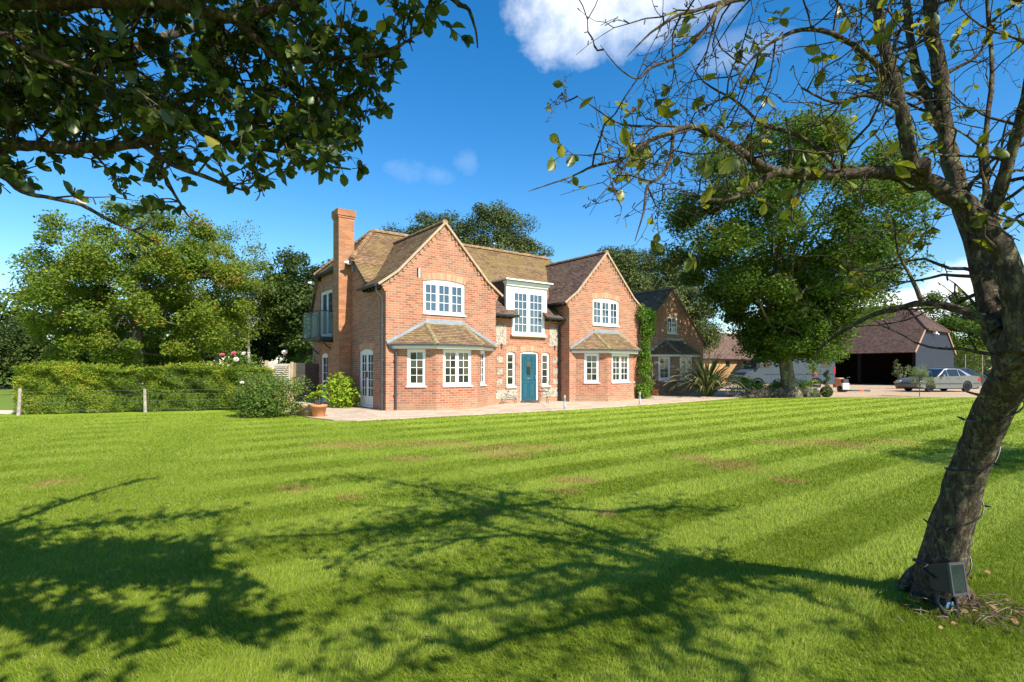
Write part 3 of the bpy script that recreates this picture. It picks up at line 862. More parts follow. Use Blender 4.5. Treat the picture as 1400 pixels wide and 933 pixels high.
# front door
dm = MB()
FB.box(dm, 5.84, 5.90, .03, 2.0, .05, .12); FB.box(dm, 6.67, 6.74, .03, 2.0, .05, .12)
n = 8
for i in range(n):
    k0 = i / n; k1 = (i + 1) / n; xa = 5.84 + .9 * k0; xb = 5.84 + .9 * k1
    za = 1.98 + .06 * (1 - (2 * k0 - 1) ** 2); zb = 1.98 + .06 * (1 - (2 * k1 - 1) ** 2)
    dm.hexa([FB.p(xa, 1.93, .048), FB.p(xb, 1.93, .048), FB.p(xb, 1.93, .12), FB.p(xa, 1.93, .12), FB.p(xa, za, .048), FB.p(xb, zb, .048), FB.p(xb, zb, .12), FB.p(xa, za, .12)])
dfr = dm.build('door_frame', M['white'], house)
dl = MB()
FB.box(dl, 5.90, 6.67, .10, 1.93, .07, .115)
def bead(mb, a0, a1, z0, z1):
    for (q0, q1, y0, y1) in ((a0, a1, z0, z0 + .015), (a0, a1, z1 - .015, z1), (a0, a0 + .015, z0 + .015, z1 - .015), (a1 - .015, a1, z0 + .015, z1 - .015)):
        FB.box(mb, q0, q1, y0, y1, .058, .0695)
    FB.box(mb, a0 + .04, a1 - .04, z0 + .04, z1 - .04, .062, .0695)
for (a0, a1, z0, z1) in ((5.97, 6.10, 1.32, 1.80), (6.44, 6.60, 1.32, 1.80), (6.13, 6.41, 1.66, 1.86), (5.97, 6.26, .88, 1.24), (6.31, 6.60, .88, 1.24), (5.97, 6.26, .20, .80), (6.31, 6.60, .20, .80)):
    bead(dl, a0, a1, z0, z1)
door = dl.build('front_door', M['blue'], house)
f = MB(); FB.box(f, 6.18, 6.36, 1.12, 1.60, .052, .0685); f.build('door_glass', M['glass'], door)
f = MB(); FB.box(f, 6.20, 6.34, .95, .985, .05, .0685); f.build('letter_plate', M['steel'], door)
f = MB(); FB.box(f, 6.60, 6.64, .95, 1.08, .03, .0685); f.build('door_handle', M['steel'], door)
f = MB(); FB.box(f, 5.86, 6.72, .031, .10, -.04, .11); f.build('doorstep', M['wood_dark'], house)

# dormer with tall french window
FD = Fr((0, .575, 0), (1, 0, 0), (0, 1, 0))
dr = window(house, FD, 5.40, 7.02, 2.64, 4.38, 2, 5, 3, 0, 0.0, name='dormer_window', glass='glass_up', fw=.06, sash=.07, sill=False)
f = MB()
FD.box(f, 5.12, 5.395, 3.42, 4.52, -.005, .09); FD.box(f, 7.025, 7.14, 3.42, 4.52, -.005, .09)
FD.box(f, 5.395, 7.025, 4.385, 4.52, -.006, .09)
FD.box(f, 5.10, 7.16, 4.52, 4.60, -.07, .1); FD.box(f, 5.05, 7.21, 4.60, 4.68, -.13, .1)
FD.box(f, 5.18, 5.24, 3.42, 4.5, -.02, -.006)
f.build('dormer_frame', M['white'], house)
f = MB()
FD.box(f, 4.98, 7.28, 4.685, 4.735, -.21, 1.75)
f.build('dormer_roof', M['lead'], house)
f = MB(); FD.box(f, 4.965, 7.295, 4.70, 4.75, -.235, -.211); FD.box(f, 4.955, 4.979, 4.70, 4.75, -.235, 1.7); f.build('dormer_edge', M['white'], house)
for a in (5.125, 7.115):
    f = MB()
    f.face([(a, .665, 3.45), (a, 2.2, 4.70), (a, .665, 4.68)]); f.face([(a + .012, .665, 3.45), (a + .012, 2.2, 4.70), (a + .012, .665, 4.68)])
    f.build('dormer_cheek', M['leaddark'], house)
f = MB(); FD.box(f, 5.33, 7.09, 2.585, 2.638, -.10, .08); f.build('dormer_sill', M['stone'], house)
f = MB(); FD.box(f, 5.35, 7.07, 2.639, 2.70, -.05, -.001); f.build('sill_rail', M['white'], house)

# roof
rf = MB()
tiles(rf, [(-.09, 1.40, main_z(1.40)), (12.15, 1.40, main_z(1.40)), (12.15, 2.54, main_z(2.54)), (10.6, 4.55, 6.80), (1.48, 4.55, 6.80), (-.09, 2.54, main_z(2.54))])
tiles(rf, [(-.16, 2.50, 5.13), (1.48, 4.55, 6.80), (-.16, 6.62, 5.13)])
tiles(rf, [(12.22, 2.50, 5.13), (10.6, 4.55, 6.80), (12.22, 6.62, 5.13)])
tiles(rf, [(-.09, 6.56, 5.16), (12.15, 6.56, 5.16), (10.6, 4.55, 6.80), (1.48, 4.55, 6.80)])
tiles(rf, [(-.09, 7.55, 3.55), (12.15, 7.55, 3.55), (12.15, 6.56, 5.155), (-.09, 6.56, 5.155)])
roof = rf.build('roof', M['tile_moss'], house)
re = MB()
tiles(re, [(s0 - .05, .28, main_z(.28) + .02), (5.50, .28, main_z(.28) + .02), (5.50, 1.42, main_z(1.42)), (s0 - .05, 1.42, main_z(1.42))])
tiles(re, [(6.92, .28, main_z(.28) + .02), (s1 + .05, .28, main_z(.28) + .02), (s1 + .05, 1.42, main_z(1.42)), (6.92, 1.42, main_z(1.42))])
re.build('eaves_roof', M['tile_brown'], house)
for gi, c in enumerate(GC):
    g = MB()
    for sg in (-1, 1):
        e = 2.38
        tiles(g, [(c, -.07, RZ), (c, RV, RZ), (c + sg * 1.72, RV, gable_z(1.72)), (c + sg * 1.72, -.07, gable_z(1.72))])
        tiles(g, [(c + sg * 1.72, -.07, gable_z(1.72)), (c + sg * 1.72, 2.6, gable_z(1.72)), (c + sg * e, 1.44, gable_z(e)), (c + sg * e, -.07, gable_z(e))])
    gr_ = g.build('gable_roof', M['tile'] if gi == 0 else M['tile_brown'], house)
    r = MB(); ridge(r, (c, -.07, RZ + .01), (c, RV, RZ + .01), .10, .33, 1.06)
    r.build('ridge_tiles', M['ridge'], gr_)
    v = MB()
    for sg in (-1, 1):
        pts = [(c, -.052, RZ - .025), (c + sg * 1.72, -.052, gable_z(1.72) - .03), (c + sg * 2.38, -.052, gable_z(2.38) - .03)]
        for a, b in zip(pts[:-1], pts[1:]): v.bar(a, b, .06, .07)
    v.build('verge', M['verge'], gr_)
    # black gutters with rafter feet
    for sg in (-1, 1):
        e = 2.40
        gt = MB(); x = c + sg * (e + .05); z = gable_z(e) - .03
        gt.tube([(x, -.02, z), (x, 1.5 if not (gi == 0 and sg == 1) else 1.0, z)], .055, 8)
        for k in range(5):
            y = .12 + k * .27
            gt.box(min(c + sg * (GW + .001), x - sg * .06), max(c + sg * (GW + .001), x - sg * .06), y, y + .06, z - .10, z - .03)
        gt.box(min(c + sg * GW, x), max(c + sg * GW, x), 0.0, 1.3, z - .028, z - .012)
        gt.build('gutter', M['black'], house)
r = MB()
ridge(r, (1.48, 4.55, 6.83), (10.6, 4.55, 6.83), .11, .33, 1.06)
ridge(r, (-.14, 2.54, 5.20), (1.48, 4.55, 6.84), .09, .16, 1.3); ridge(r, (-.14, 6.58, 5.20), (1.48, 4.55, 6.84), .09, .16, 1.3)
r.build('ridge_tiles', M['ridge'], roof)
v = MB()
v.bar((-.075, 1.42, main_z(1.42) - .05), (-.075, 2.54, main_z(2.54) - .06), .05, .09)
v.build('verge', M['black'], roof)
v = MB()
v.bar((-.06, 6.62, 5.09), (-.06, 7.52, 3.55), .05, .10)
v.build('verge', M['black'], roof)
v = MB()
v.bar((-.19, 2.46, 5.08), (-.19, 6.70, 5.08), .08, .09); v.box(-.15, -.001, 2.5, 6.6, 5.03, 5.06)
v.box(-.12, 0.0, 6.3, 6.5, 4.9, 5.03)
v.build('half_hip_gutter', M['black'], house)
v = MB(); v.tube([(s0, .24, 3.33), (5.48, .24, 3.33)], .055, 8)
for k in range(4): v.box(s0 + .12 + k * .3, s0 + .18 + k * .3, .28, .6, 3.25, 3.33)
v.build('gutter', M['black'], house)
v = MB(); v.tube([(6.94, .24, 3.33), (s1, .24, 3.33)], .055, 8)
for k in range(3): v.box(7.1 + k * .3, 7.16 + k * .3, .28, .6, 3.25, 3.33)
v.build('gutter', M['black'], house)
# downpipes
def pipe(name, pts, r, mat='gutter'):
    v = MB(); v.tube(pts, r, 8)
    for p in pts[2:3]: pass
    z = .5
    x, y = pts[-1][0], pts[-1][1]
    while z < pts[-2][2]:
        v.box(x - r * 1.6, x + r * 1.6, y - r * 1.1, y + r * 1.1, z, z + .035); z += 1.1
    return v.build(name, M[mat], house)
pipe('downpipe', [(-.27, .10, 3.93), (-.27, .10, 3.74), (-.07, .12, 3.58), (-.065, .12, .03)], .035)
pipe('downpipe', [(GC[0] - 2.04, -.06, 2.10), (GC[0] - 1.96, -.08, 1.98), (GC[0] - 1.80, -.07, 1.90), (GC[0] - 1.80, -.06, .03)], .035)
pipe('downpipe', [(7.72, .24, 3.30), (7.75, .30, 3.16), (7.77, .54, 3.05), (7.77, .54, .03)], .04, 'black')
# chimney
ch = MB()
def ring(mb, x0, x1, y0, y1, z0, z1): mb.box(x0, x1, y0, y1, z0, z1)
cx0, cx1, cy0, cy1 = -.46, .10, 2.90, 3.46
ch.box(cx0, cx1, cy0, cy1, 2.3, 6.68)
ch.box(cx0 - .025, cx1 + .025, cy0 - .025, cy1 + .025, 6.681, 6.75)
ch.box(cx0 - .05, cx1 + .05, cy0 - .05, cy1 + .05, 6.751, 6.98)
ch.box(cx0 + .12, cx1 - .12, cy0 + .12, cy1 - .12, 6.981, 7.02)
ch.box(cx0, -.002, cy0 + .0, 4.08, .03, 1.70)
# tumbled shoulder
ch.hexa([(cx0, cy0, 1.70), (-.002, cy0, 1.70), (-.002, 4.08, 1.70), (cx0, 4.08, 1.70), (cx0, cy0, 2.301), (-.002, cy0, 2.301), (-.002, 3.46, 2.301), (cx0, 3.46, 2.301)])
ch.build('chimney', M['brick_side'], house)
# roof flue, satellite dish, lamps
f = MB(); f.lathe([(.06, 0), (.06, .22), (.085, .22), (.085, .27), (.03, .33), (.001, .33)], 12, (7.35, 4.55, 6.84)); f.build('roof_flue', M['steel'], house)
f = MB()
f.lathe([(.001, .0), (.12, .015), (.22, .05), (.30, .10), (.305, .11), (.22, .06), (.12, .03), (.001, .015)], 16, (0, 0, 0), 'X')
f.tube([(.1, 0, 0), (-.02, -.06, -.3), (-.15, 0, -.35)], .015, 6); f.tube([(.03, 0, -.28), (.33, .02, -.14)], .01, 6); f.box(.31, .37, -.02, .04, -.17, -.11)
dish = f.build('satellite_dish', M['lead'], house); dish.location = (-.02, 3.72, 5.92); dish.rotation_euler = (0, R(-18), R(-60))
for loc in ((-.16, 2.60, 5.05), (-.16, 6.75, 4.86)):
    f = MB(); f.box(-.10, .02, -.05, .05, -.06, .06); f.tube([(0, 0, 0), (.14, 0, -.02)], .02, 6); f.lathe([(.03, -.22), (.055, -.12), (.055, -.09)], 10, (0, 0, .0), 'X')
    f.build('security_lamp', M['white'], house, loc=loc)
f = MB(); f.box(-.07, -.001, 2.62, 2.72, 4.75, 5.0); f.build('bell_box', M['lead'], house)
# balcony
f = MB(); f.box(-.62, -.001, 4.55, 6.68, 2.44, 2.56)
for y in (4.6, 6.55): f.bar((-.55, y, 2.42), (-.01, y, 1.95), .05, .05)
f.box(-.6, -.001, 4.7, 4.9, 2.36, 2.44)
bal = f.build('balcony', M['gutter'], house)
f = MB()
f.box(-.605, -.597, 4.62, 6.6, 2.6, 3.50); f.box(-.58, -.05, 4.60, 4.608, 2.6, 3.5); f.box(-.58, -.05, 6.62, 6.628, 2.6, 3.50)
f.build('balcony_glass', M['clearglass'], bal)
f = MB()
for (x, y) in ((-.60, 4.6), (-.60, 6.63), (-.03, 4.6), (-.03, 6.63), (-.60, 5.6)): f.box(x - .018, x + .018, y - .018, y + .018, 2.561, 3.52)
f.bar((-.60, 4.6, 3.53), (-.60, 6.63, 3.53), .03, .03); f.bar((-.60, 6.63, 3.531), (-.03, 6.63, 3.531), .03, .03); f.bar((-.60, 4.6, 3.531), (-.03, 4.6, 3.531), .03, .03)
f.build('balcony_rail', M['gutter'], bal)

# ------------------------------------------------------------------ annex
annex = thing('brick_annex', 'shaded dark brick cottage wing with steep gable and low bay window beneath the oak', 'house', HO, HROT)
AC = 17.1; AV = 2.0
w = MB(); sd = annex
FX = Fr((0, AV, 0), (1, 0, 0), (0, 1, 0))
az_ = lambda o: 5.58 - abs(o) * .93
wall(w, FX, [(AC - 2.85, 0), (AC + 2.85, 0), (AC + 2.85, az_(2.85)), (AC, 5.55), (AC - 2.85, az_(2.85))], [arch(AC - .38, AC + .50, 3.22, 4.12)])
soldier(sd, FX, AC - .38, AC + .50, 4.12, .0)
for sg in (-1, 1):
    x = AC + sg * 2.85
    wall(w, Fr((x, AV, 0), (0, 1, 0), (-sg, 0, 0)), [(0, 0), (9, 0), (9, az_(2.85)), (0, az_(2.85))])
# low link wall back to the main house
wall(w, Fr((0, 3.6, 0), (1, 0, 0), (0, 1, 0)), [(12.07, 0), (AC - 2.86, 0), (AC - 2.86, 2.7), (12.07, 2.7)])
bay(w, sd, AC + .1, AV, annex, tilem='tile_dark')
w.build('wall', M['brick_dark'], annex)
window(annex, FX, AC - .38, AC + .50, 3.22, 4.12, 2, 3, 2, 0, .03, fw=.05, sash=.035)
r = MB()
for sg in (-1, 1):
    tiles(r, [(AC, AV - .09, 5.62), (AC, AV + 9, 5.62), (AC + sg * 3.15, AV + 9, az_(3.15) + .04), (AC + sg * 3.15, AV - .09, az_(3.15) + .04)])
tiles(r, [(12.07, 3.3, 2.65), (AC - 2.9, 3.3, 2.65), (AC - 2.9, 6.5, 4.6), (12.07, 6.5, 4.6)])
ar = r.build('roof', M['tile_dark'], annex)
r = MB(); ridge(r, (AC, AV - .09, 5.64), (AC, AV + 9, 5.64), .1, .33, 1.06); r.build('ridge_tiles', M['ridge'], ar)
for sg in (-1, 1):
    r = MB(); r.bar((AC, AV - .07, 5.575), (AC + sg * 3.15, AV - .07, az_(3.15) - .01), .04, .07)
    r.build('verge', M['wood_old'], ar)
f = MB(); f.tube([(AC - 1.9, AV - .09, 2.08), (AC - 1.72, AV - .07, 1.95), (AC - 1.70, AV - .06, .03)], .035, 8); f.build('downpipe', M['black'], annex)

# ------------------------------------------------------------------ brick stable range (orange brick, long brown roof)
rng_ = thing('brick_range', 'long low orange brick outbuilding with brown tiled roof behind the oak', 'outbuilding', HO, HROT)
RV0 = 16.6
FQ = Fr((0, RV0, 0), (1, 0, 0), (0, 1, 0))
w = MB()
holes = [arch(45.9, 46.7, 1.55, 2.20), arch(43.4, 44.2, 1.55, 2.20), arch(49.2, 50, 1.55, 2.2)]
wall(w, FQ, [(36, 0), (72, 0), (72, 2.6), (36, 2.6)], holes, .12)
w.build('wall', M['brick_orange'], rng_)
for h in holes:
    f = MB(); FQ.box(f, h[0][0], h[1][0], h[0][1], h[2][1], .04, .10); fo = f.build('window', plain('teal_joinery', (0.05, 0.16, 0.18), .5), rng_) if 'teal_joinery' not in bpy.data.materials else f.build('window', bpy.data.materials['teal_joinery'], rng_)
    f = MB(); FQ.box(f, h[0][0] + .08, h[1][0] - .08, h[0][1] + .08, h[2][1] - .08, .03, .039); f.build('pane', M['glass'], fo)
r = MB()
tiles(r, [(35.5, RV0 - .35, 2.42), (72.5, RV0 - .35, 2.42), (72.5, RV0 + 3.4, 5.45), (35.5, RV0 + 3.4, 5.45)], .14, .02)
tiles(r, [(35.5, RV0 + 7.1, 2.42), (72.5, RV0 + 7.1, 2.42), (72.5, RV0 + 3.4, 5.45), (35.5, RV0 + 3.4, 5.45)], .28, .02)
rr = r.build('roof', M['tile_brown'], rng_)
r = MB(); ridge(r, (35.5, RV0 + 3.4, 5.47), (72.5, RV0 + 3.4, 5.47), .12, .4, 1.05); r.build('ridge_tiles', M['tile_brown'], rr)
f = MB(); f.tube([(35.5, RV0 - .4, 2.36), (72.5, RV0 - .4, 2.36)], .07, 6)
f.build('gutter', M['black'], rng_)

# ------------------------------------------------------------------ black weatherboarded barn
barn = thing('timber_barn', 'black weatherboarded cart barn with open front and big brown half-hipped roof', 'barn', HO, HROT)
BS = 44.2; BV = -.8; BW = 9.7; BL = 12.5
M['board'] = None
t = NT('black_weatherboard')
p = t.obj()
n1_ = t.noise(5, 7, 0.75, t.mapping(p, scale=(0.5, 0.5, 6)))
c = t.ramp(n1_, [(0.40, (0.010, 0.014, 0.021)), (0.62, (0.024, 0.032, 0.048)), (0.68, (0.17, 0.19, 0.23))])  # pale flecks paint glints of light into the dark board colour
M['board'] = t.done(t.bsdf(c, 0.6, 0.35, 0, t.bump(t.noise(30, 4, 0.7, t.mapping(p, scale=(0.3, 0.3, 2))), 0.5, 0.02)))
def bz(o): return 2.96 + o * .815     # roof height at distance o in from the eave
w = MB()
k = 0.3
bh = .19
z = .35
while z < 4.62:
    z1 = min(z + bh, 4.66)
    def wid(zz): return 0.0 if zz < 2.9 else (zz - 2.9) / .815
    a0, a1 = wid(z), wid(z1)
    x0a, x1a, x0b, x1b = BS + a0 + .02, BS + BW - a0 - .02, BS + a1 + .02, BS + BW - a1 - .02
    y0 = BV - .035; y1 = BV - .008
    w.face([(x0a, y0, z), (x1a, y0, z), (x1b, y1, z1 + .01), (x0b, y1, z1 + .01)])
    w.face([(x0a, y0, z), (x1a, y0, z), (x1a, BV, z), (x0a, BV, z)])
    z += bh
w.build('weatherboard', M['board'], barn)
w = MB()
wall(w, Fr((0, BV, 0), (1, 0, 0), (0, 1, 0)), [(BS, .35), (BS + BW, .35), (BS + BW, 2.9), (BS + BW - 2.1, 4.6), (BS + 2.1, 4.6), (BS, 2.9)])
w.box(BS + 5.2, BS + 5.3, BV, BV + BL, 0, 2.9)          # back wall of the open bays
w.box(BS + .2, BS + BW - .1, BV + BL - .1, BV + BL, 0, 2.9)
w.box(BS + .05, BS + 5.2, BV + .01, BV + .06, .35, 2.9)
w.face([(BS, BV, 2.88), (BS + BW, BV, 2.88), (BS + BW, BV + BL, 2.88), (BS, BV + BL, 2.88)])
w.box(BS - .05, BS + .15, BV, BV + BL, 2.62, 2.88)
for y in (BV, BV + 3.9, BV + 8.0, BV + BL - .25):
    w.box(BS - .0, BS + .2, y + .002, y + .22, .0, 2.62)
w.box(BS + BW - .1, BS + BW, BV, BV + BL, 0, 2.9)
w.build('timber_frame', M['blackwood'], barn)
w = MB(); w.box(BS - .02, BS + BW + .02, BV - .05, BV + .1, 0, .35); w.build('brick_plinth', M['brick_dark'], barn)
r = MB()
e = .35; HZ = bz(2.1)
ze = bz(-e)
tiles(r, [(BS - e, BV - .12, ze), (BS - e, BV + BL, ze), (BS + BW / 2, BV + BL, bz(BW / 2)), (BS + BW / 2, BV + 2.1, bz(BW / 2)), (BS + 2.05, BV - .12, bz(2.05))], .16, .02)
tiles(r, [(BS + BW + e, BV - .12, ze), (BS + BW + e, BV + BL, ze), (BS + BW / 2, BV + BL, bz(BW / 2)), (BS + BW / 2, BV + 2.1, bz(BW / 2)), (BS + BW - 2.05, BV - .12, bz(2.05))], .16, .02)
tiles(r, [(BS + 1.95, BV - .3, bz(2.05) - .14), (BS + BW - 1.95, BV - .3, bz(2.05) - .14), (BS + BW / 2, BV + 2.1, bz(BW / 2))], .16, .02)
rr = r.build('roof', M['tile_barn'], barn)
r = MB()
ridge(r, (BS + BW / 2, BV + 2.1, bz(BW / 2) + .02), (BS + BW / 2, BV + BL, bz(BW / 2) + .02), .13, .4, 1.05)
ridge(r, (BS + 1.95, BV - .25, bz(2.0) - .02), (BS + BW / 2, BV + 2.1, bz(BW / 2) + .03), .11, .3, 1.15)
ridge(r, (BS + BW - 1.95, BV - .25, bz(2.0) - .02), (BS + BW / 2, BV + 2.1, bz(BW / 2) + .03), .11, .3, 1.15)
r.build('ridge_tiles', M['tile_barn'], rr)
M['bargeboard'] = plain('tan_bargeboard', (0.42, 0.27, 0.16), .8)
for sg in (0, 1):
    r = MB()
    X = lambda o: BS + o if sg == 0 else BS + BW - o
    r.bar((X(-.3), BV - .10, bz(-.3) - .05), (X(2.05), BV - .10, bz(2.05) - .05), .05, .14)
    r.build('bargeboard', M['bargeboard'], barn)
f = MB(); f.box(BS + 4.0, BS + 4.35, BV - .25, BV - .04, 4.25, 4.5); f.tube([(BS + 4.2, BV - .2, 4.35), (BS + 4.2, BV - .4, 4.2)], .07, 8); f.build('security_lamp', M['white'], barn)
# ------------------------------------------------------------------ vegetation
M['bark'] = bark_mat('bark', (0.10, 0.085, 0.065), (0.19, 0.165, 0.13), 0.3)
M['bark_oak'] = bark_mat('bark_oak', (0.13, 0.105, 0.075), (0.22, 0.19, 0.14), 0.3, scale=.5)
M['bark_apple'] = bark_mat('bark_apple', (0.075, 0.056, 0.040), (0.18, 0.14, 0.10), 0.30, licol=(0.25, 0.235, 0.165), scale=3.2)
M['bark_birch'] = plain('bark_birch', (0.42, 0.40, 0.36), 0.8, 0.2, var=0.5, scale=3)
G = lambda *c: c
M['lf_maple'] = leaf_mat('leaf_maple', [(0.0, (0.07, 0.12, 0.010)), (0.5, (0.145, 0.205, 0.018)), (0.90, (0.23, 0.28, 0.025)), (0.975, (0.30, 0.22, 0.04)), (1.0, (0.34, 0.16, 0.04))])
M['lf_birch'] = leaf_mat('leaf_birch', [(0.0, (0.10, 0.15, 0.018)), (0.6, (0.18, 0.235, 0.03)), (1.0, (0.28, 0.32, 0.05))])
M['lf_dark'] = leaf_mat('leaf_dark', [(0.0, (0.030, 0.055, 0.010)), (0.6, (0.058, 0.095, 0.018)), (1.0, (0.12, 0.155, 0.03))], .2, tcol=(0.12, 0.2, 0.02))
M['lf_pine'] = leaf_mat('leaf_evergreen', [(0.0, (0.045, 0.068, 0.016)), (0.6, (0.09, 0.12, 0.030)), (1.0, (0.17, 0.19, 0.06))], .15, tcol=(0.12, 0.2, 0.03))
M['lf_oak'] = leaf_mat('leaf_oak', [(0.0, (0.028, 0.062, 0.008)), (0.55, (0.054, 0.112, 0.012)), (0.85, (0.125, 0.185, 0.020)), (1.0, (0.25, 0.26, 0.03))], .32)
M['lf_hedge'] = leaf_mat('leaf_yew', [(0.0, (0.05, 0.09, 0.010)), (0.45, (0.14, 0.215, 0.014)), (0.8, (0.28, 0.35, 0.022)), (1.0, (0.42, 0.38, 0.04))], .25)
M['lf_shrub'] = leaf_mat('leaf_shrub', [(0.0, (0.05, 0.10, 0.015)), (0.5, (0.11, 0.19, 0.025)), (0.85, (0.21, 0.28, 0.06)), (1.0, (0.36, 0.20, 0.10))], .3)
M['lf_lime'] = leaf_mat('leaf_lime', [(0.0, (0.16, 0.27, 0.012)), (0.5, (0.28, 0.42, 0.02)), (1.0, (0.45, 0.55, 0.06))], .4)
M['lf_vine'] = leaf_mat('leaf_vine', [(0.0, (0.05, 0.13, 0.012)), (0.5, (0.12, 0.24, 0.022)), (1.0, (0.26, 0.40, 0.05))], .4)
M['lf_olive'] = leaf_mat('leaf_olive', [(0.0, (0.11, 0.15, 0.07)), (0.5, (0.19, 0.23, 0.11)), (1.0, (0.30, 0.34, 0.15))], .25)
M['lf_lav'] = leaf_mat('leaf_lavender', [(0.0, (0.16, 0.15, 0.11)), (0.6, (0.30, 0.25, 0.19)), (1.0, (0.42, 0.34, 0.28))], .2, tcol=(0.3, 0.28, 0.2))
M['lf_apple'] = leaf_mat('leaf_apple', [(0.0, (0.03, 0.055, 0.012)), (0.55, (0.055, 0.095, 0.016)), (0.92, (0.10, 0.14, 0.03)), (1.0, (0.34, 0.30, 0.05))], .30, rough=.36, spec=.5, tcol=(0.24, 0.34, 0.02))
M['lf_apple2'] = leaf_mat('leaf_apple_autumn', [(0.0, (0.06, 0.10, 0.012)), (0.5, (0.12, 0.155, 0.02)), (0.74, (0.24, 0.25, 0.03)), (0.87, (0.46, 0.42, 0.05)), (0.93, (0.22, 0.08, 0.04)), (1.0, (0.30, 0.13, 0.06))], .42, rough=.4, spec=.5, tcol=(0.42, 0.42, 0.02))
M['lf_bed'] = leaf_mat('leaf_bed', [(0.0, (0.10, 0.22, 0.02)), (0.5, (0.22, 0.38, 0.04)), (1.0, (0.40, 0.52, 0.08))], .4)
M['phorm'] = leaf_mat('leaf_flax', [(0.0, (0.05, 0.08, 0.02)), (0.5, (0.14, 0.18, 0.05)), (1.0, (0.45, 0.42, 0.24))], .15)

def leaves(name, pts, size, mat, parent, rg, up=0.35, aspect=0.55, nrm=None, hang=0.0, tint=None):
    """pts (n,3): one small folded leaf (two triangles meeting at the midrib as a quad) per point"""
    n = len(pts)
    s = size * rg.uniform(0.6, 1.35, n)
    a = rg.normal(0, 1, (n, 3)); a[:, 2] = a[:, 2] * .6 - hang
    a /= np.linalg.norm(a, axis=1)[:, None]
    nn = rg.normal(0, 1, (n, 3)); nn[:, 2] += up * 3
    if nrm is not None: nn += nrm * 1.6
    b = np.cross(nn, a); b /= np.linalg.norm(b, axis=1)[:, None] + 1e-9
    c = np.cross(a, b)
    L = s[:, None]; Wd = L * aspect
    fold = L * rg.uniform(-.12, .18, n)[:, None]
    V = np.stack([pts - a * L * .5, pts + b * Wd * .5 + c * fold - a * L * .05, pts + a * L * .5, pts - b * Wd * .5 + c * fold - a * L * .05], 1).reshape(-1, 3)
    if tint is None: tint = np.clip(rg.beta(2, 2, n), 0, 1)
    return np_mesh(name, V, np.arange(4 * n).reshape(-1, 4), mat, parent, np.repeat(tint, 4))

def sphere_dirs(n, rg):
    d = rg.normal(0, 1, (n, 3)); return d / np.linalg.norm(d, axis=1)[:, None]

def crown_points(rg, centre, rad, nclump, cr, per, gaps=0.0, low=-0.85, shell=(0.35, 1.0), taper=0.0):
    """leaf clumps spread through an uneven ellipsoid; returns points, outward normals, clump centres, per-point clump tint"""
    C = []
    lob = rg.normal(0, 1, (7, 3)); lob /= np.linalg.norm(lob, axis=1)[:, None]
    amp = rg.uniform(-.22, .20, 7)
    while len(C) < nclump:
        d = sphere_dirs(1, rg)[0]
        if d[2] < low: continue
        r = rg.uniform(shell[0] ** 3, shell[1] ** 3) ** (1 / 3)
        k = 1 + (amp * np.maximum(0, lob @ d) ** 3).sum() + rg.normal(0, .04)
        p = d * r * k
        p[:2] *= 1 - taper * max(0, -p[2] - .12)
        C.append(p)
    C = np.array(C)
    cc = np.array(centre) + C * np.array(rad)
    out = []; nr = []; tn = []
    for i in range(nclump):
        m_ = int(per * rg.uniform(.55, 1.45))
        d = sphere_dirs(m_, rg)
        rr = cr * rg.uniform(.6, 1.35)
        q = d * (rg.uniform(0.05, 1, m_) ** (1 / 2.0))[:, None] * rr * np.array([1, 1, .68])
        q[:, 2] -= np.hypot(q[:, 0], q[:, 1]) * .15
        out.append(cc[i] + q); nr.append(d * .6 + C[i] * .5); tn.append(np.full(m_, rg.normal(0, .13)))
    return np.concatenate(out), np.concatenate(nr), cc, np.concatenate(tn)

def limb_path(rd, a, b, sag=0.0, n=6, wob=.06):
    a = Vector(a); b = Vector(b); L = (b - a).length
    pts = []
    o = Vector((rd.uniform(-1, 1), rd.uniform(-1, 1), rd.uniform(-.3, 1))) * L * .12
    for i in range(n + 1):
        k = i / n
        p = a.lerp(b, k) + o * math.sin(math.pi * k) + Vector((rd.uniform(-1, 1), rd.uniform(-1, 1), rd.uniform(-1, 1))) * L * wob * (1 if 0 < i < n else 0)
        p.z += sag * math.sin(math.pi * k) * L
        pts.append(p)
    return pts

